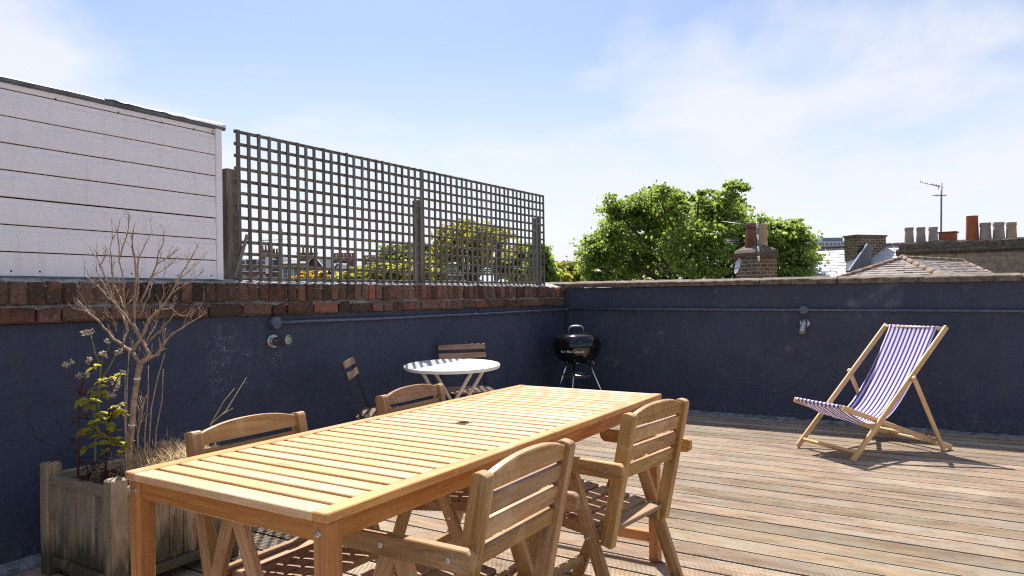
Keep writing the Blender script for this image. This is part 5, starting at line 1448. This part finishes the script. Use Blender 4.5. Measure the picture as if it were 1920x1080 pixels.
def house(name, label, u, v_eave, v_top, wpx, D, style, wins, wall, chims=(), group='houses beyond the side wall'):
    p = at(u, v_eave, D); w_ = wpx / FPX * D
    t = thing(name, label, 'house', (p.x, p.y, -9), YAW + R(4), group)
    ze = p.z + 9; zt__ = at(u, v_top, D).z + 9
    block('wall', (-w_ / 2, 0, 0), (w_ / 2, 8, ze), wall, t, 0)
    rh = zt__ - ze
    if style == 'mansard':
        vs = [(-w_ / 2, 0, ze), (w_ / 2, 0, ze), (w_ / 2, 0.22 * rh, zt__), (-w_ / 2, 0.22 * rh, zt__), (-w_ / 2, 8, ze), (w_ / 2, 8, ze), (w_ / 2, 8 - 0.22 * rh, zt__), (-w_ / 2, 8 - 0.22 * rh, zt__)]
        link('roof', pymesh('roof', vs, [(0, 1, 2, 3), (3, 2, 6, 7), (7, 6, 5, 4), (0, 3, 7, 4), (1, 5, 6, 2)]), M_MANS, t)
        block('gutter', (-w_ / 2 - 0.02, -0.16, ze - 0.10), (w_ / 2 + 0.02, -0.001, ze + 0.03), M_WGLOSS, t, 0)
        for fx in wins: sash(t, fx * w_, -0.05, ze + 0.18, 1.15, rh * 0.82)
        block('party_wall', (w_ / 2 - 0.14, -0.12, ze - 0.4), (w_ / 2 + 0.14, 8.1, zt__ + 0.25), M_WGLOSS if style == 'mansard' else wall, t, 0)
    elif style == 'gable':
        vs = [(-w_ / 2 - 0.2, -0.25, ze), (w_ / 2 + 0.2, -0.25, ze), (0, -0.25, zt__), (-w_ / 2 - 0.2, 8.2, ze), (w_ / 2 + 0.2, 8.2, ze), (0, 8.2, zt__)]
        link('gable_wall', pymesh('gable_wall', [(-w_ / 2, 0, ze), (w_ / 2, 0, ze), (0, 0, zt__ - 0.15)], [(0, 1, 2)]), wall, t)
        link('roof', pymesh('roof', vs, [(0, 2, 5, 3), (1, 4, 5, 2)]), M_MANS, t)
        for s_ in (-1, 1):
            beam('barge_board', (s_ * (w_ / 2 + 0.2), -0.26, ze), (0, -0.26, zt__), 0.06, 0.28, M_WGLOSS, t, (0, 1, 0), 0)
    else:
        vs = [(-w_ / 2, -0.3, ze), (w_ / 2, -0.3, ze), (w_ / 2, 4, zt__), (-w_ / 2, 4, zt__), (-w_ / 2, 8.3, ze), (w_ / 2, 8.3, ze)]
        link('roof', pymesh('roof', vs, [(0, 1, 2, 3), (3, 2, 5, 4), (0, 3, 4), (1, 5, 2)]), {'pitch': M_MANS, 'red': M_TILE}[style], t)
    if style != 'mansard':
        for fx in wins: sash(t, fx * w_, 0.0, ze - 2.0, 1.1, 1.6)
    for (fx, z0, cw_, h, np_, mat, pm) in chims:
        chim(t, fx * w_, 4, zt__ - 0.4 if style != 'pitch' else zt__ - 0.7, cw_, 0.7, h + 0.5, np_, mat, pm)
    for fx in wins:
        for fl_ in (1, 2):
            if style == 'mansard': sash(t, fx * w_, 0.0, ze - 2.2 - 3.0 * (fl_ - 1), 1.0, 1.6)
    return t
house('mansard_house', 'brick terraced house with dark mansard roof and white dormers, nearest the white cladding', 462, 508, 486, 76, 90, 'mansard', (-0.12, 0.37), M_REDBR, ((0.30, 0, 1.6, 1.2, 4, M_REDBR, M_TERRA),))
house('mansard_house', 'brick terraced house with dark mansard roof left of the tall aerial', 512, 509, 487, 34, 91, 'mansard', (-0.25,), M_REDBR, ((-0.3, 0, 1.5, 0.9, 4, M_STOCKD, M_REDPOT),))
house('grey_house', 'grey rendered house with a crowded chimney stack right of the tall aerial', 556, 494, 485, 56, 80, 'pitch', (-0.3, 0.05, 0.36), M_STUCCO, ((0.1, 0, 2.3, 1.0, 5, M_REDBR, M_TERRA),))
house('dark_house', 'narrow dark slate house between grey house and white gable', 590, 500, 478, 24, 70, 'gable', (0.0,), M_STOCKD, ())
house('white_house', 'white rendered house with a long red chimney stack', 622, 500, 489, 44, 75, 'pitch', (-0.2, 0.3), M_RENDER, ((0.25, 0, 2.3, 0.55, 8, M_REDBR, M_TERRA),))
house('gabled_house', 'small white house with dark gable trimmed in white', 634, 509, 493, 18, 66, 'gable', (-0.22, 0.22), M_RENDER, ())
house('slate_house', 'slate roofed brick house with red chimney left of the dark tree', 676, 506, 491, 56, 85, 'pitch', (-0.25, 0.2), M_STOCKD, ((0.2, 0, 1.7, 0.5, 6, M_REDBR, M_TERRA),))
house('blue_mansard_house', 'dark blue mansard house with white windows under the lacy tree', 846, 515, 497, 72, 80, 'mansard', (-0.32, 0.02, 0.36), M_STOCKD, ())
house('red_roofed_house', 'house with red tiled roof behind the lacy tree', 818, 497, 486, 34, 100, 'red', (0.0,), M_REDBR, ())
# their aerials
Dl = 70
aerial('tall television aerial behind the nearer trellis panel', at(529, 500, Dl), at(529, 430, Dl), [(at(484, 451.5, Dl), at(531, 448.5, Dl)), (at(533, 448, Dl), at(548, 449, Dl))],
       [(at(486 + 4 * i, 449.5 - 0.25 * i, Dl), at(486 + 4 * i, 453.5 - 0.25 * i, Dl)) for i in range(10)] + [(at(508, 450, Dl), at(508, 456, Dl)), (at(540, 449, Dl), at(541, 458, Dl)), (at(520, 457, Dl), at(531, 458, Dl))], M_AERIAL, 0.055)
aerial('thin television aerial close to the white cladding', at(470, 490, 90), at(470, 462, 90), [], [(at(467.5, 466, 90), at(472.5, 466, 90)), (at(468, 470, 90), at(472, 470, 90))], M_AERIAL, 0.045)
aerial('thin television aerial above the bushes right of the trellis', at(1031.5, 505, 60), at(1031.5, 461, 60), [(at(1028.5, 462, 60), at(1039, 461.5, 60))], [(at(1030 + 3 * i, 460, 60), at(1030 + 3 * i, 464, 60)) for i in range(3)] + [(at(1030, 471, 60), at(1035, 471, 60))], M_AERIAL, 0.035)

# dark covered pole and hose coil behind the far end of the trellis
dp = thing('covered_pole', 'dark pole with ragged black cover behind the far trellis panel', 'pole', (0, 0, 0))
q0 = at(930, 524, 8.7); q0.z = 1.33; dp.location = q0
pt_ = [at(930, 520, 8.7), at(931, 500, 8.7), at(932, 480, 8.7), at(935, 462, 8.7), at(938, 449, 8.7)]
vs, fs = [], []
rr = [0.030, 0.046, 0.034, 0.040, 0.006]
tube_geo([Vector((0, 0, 0))] + [p - q0 for p in pt_], [0.02] + rr, 9, vs, fs)
vs = [v + Vector((mnoise.noise(v * 19) * 0.016, mnoise.noise(v * 23 + Vector((3, 1, 2))) * 0.016, 0)) for v in vs]
link('cover', pymesh('cover', vs, fs, True), M_BLACK, dp)
tube('strut', [at(929, 500, 8.7) - q0, at(920, 492, 8.7) - q0, at(908, 512, 8.7) - q0], 0.012, M_BLACK, dp, 6)
tube('strut', [at(932, 478, 8.7) - q0, at(923, 462, 8.7) - q0, at(925, 452, 8.7) - q0], 0.010, M_BLACK, dp, 6)
hc = thing('garden_hose', 'green hose coil lying on the wall behind the trellis', 'hose', at(915, 526, 8.45))
hc.location.z = 1.335; q0 = Vector(hc.location)
pts = []
for i in range(90):
    a = i / 89 * math.pi * 2 * 3.2; r = 0.13 + 0.006 * math.sin(i * 0.7)
    pts.append(rt * (r * math.cos(a)) + Vector((0, 0, 0.095 + 0.085 * math.sin(a) + 0.012 * math.sin(a * 0.31))) + fw * (0.05 * math.sin(a * 0.5) + 0.03 * i / 89))
tube('coil', pts, 0.0085, M_HOSE, hc, 7)
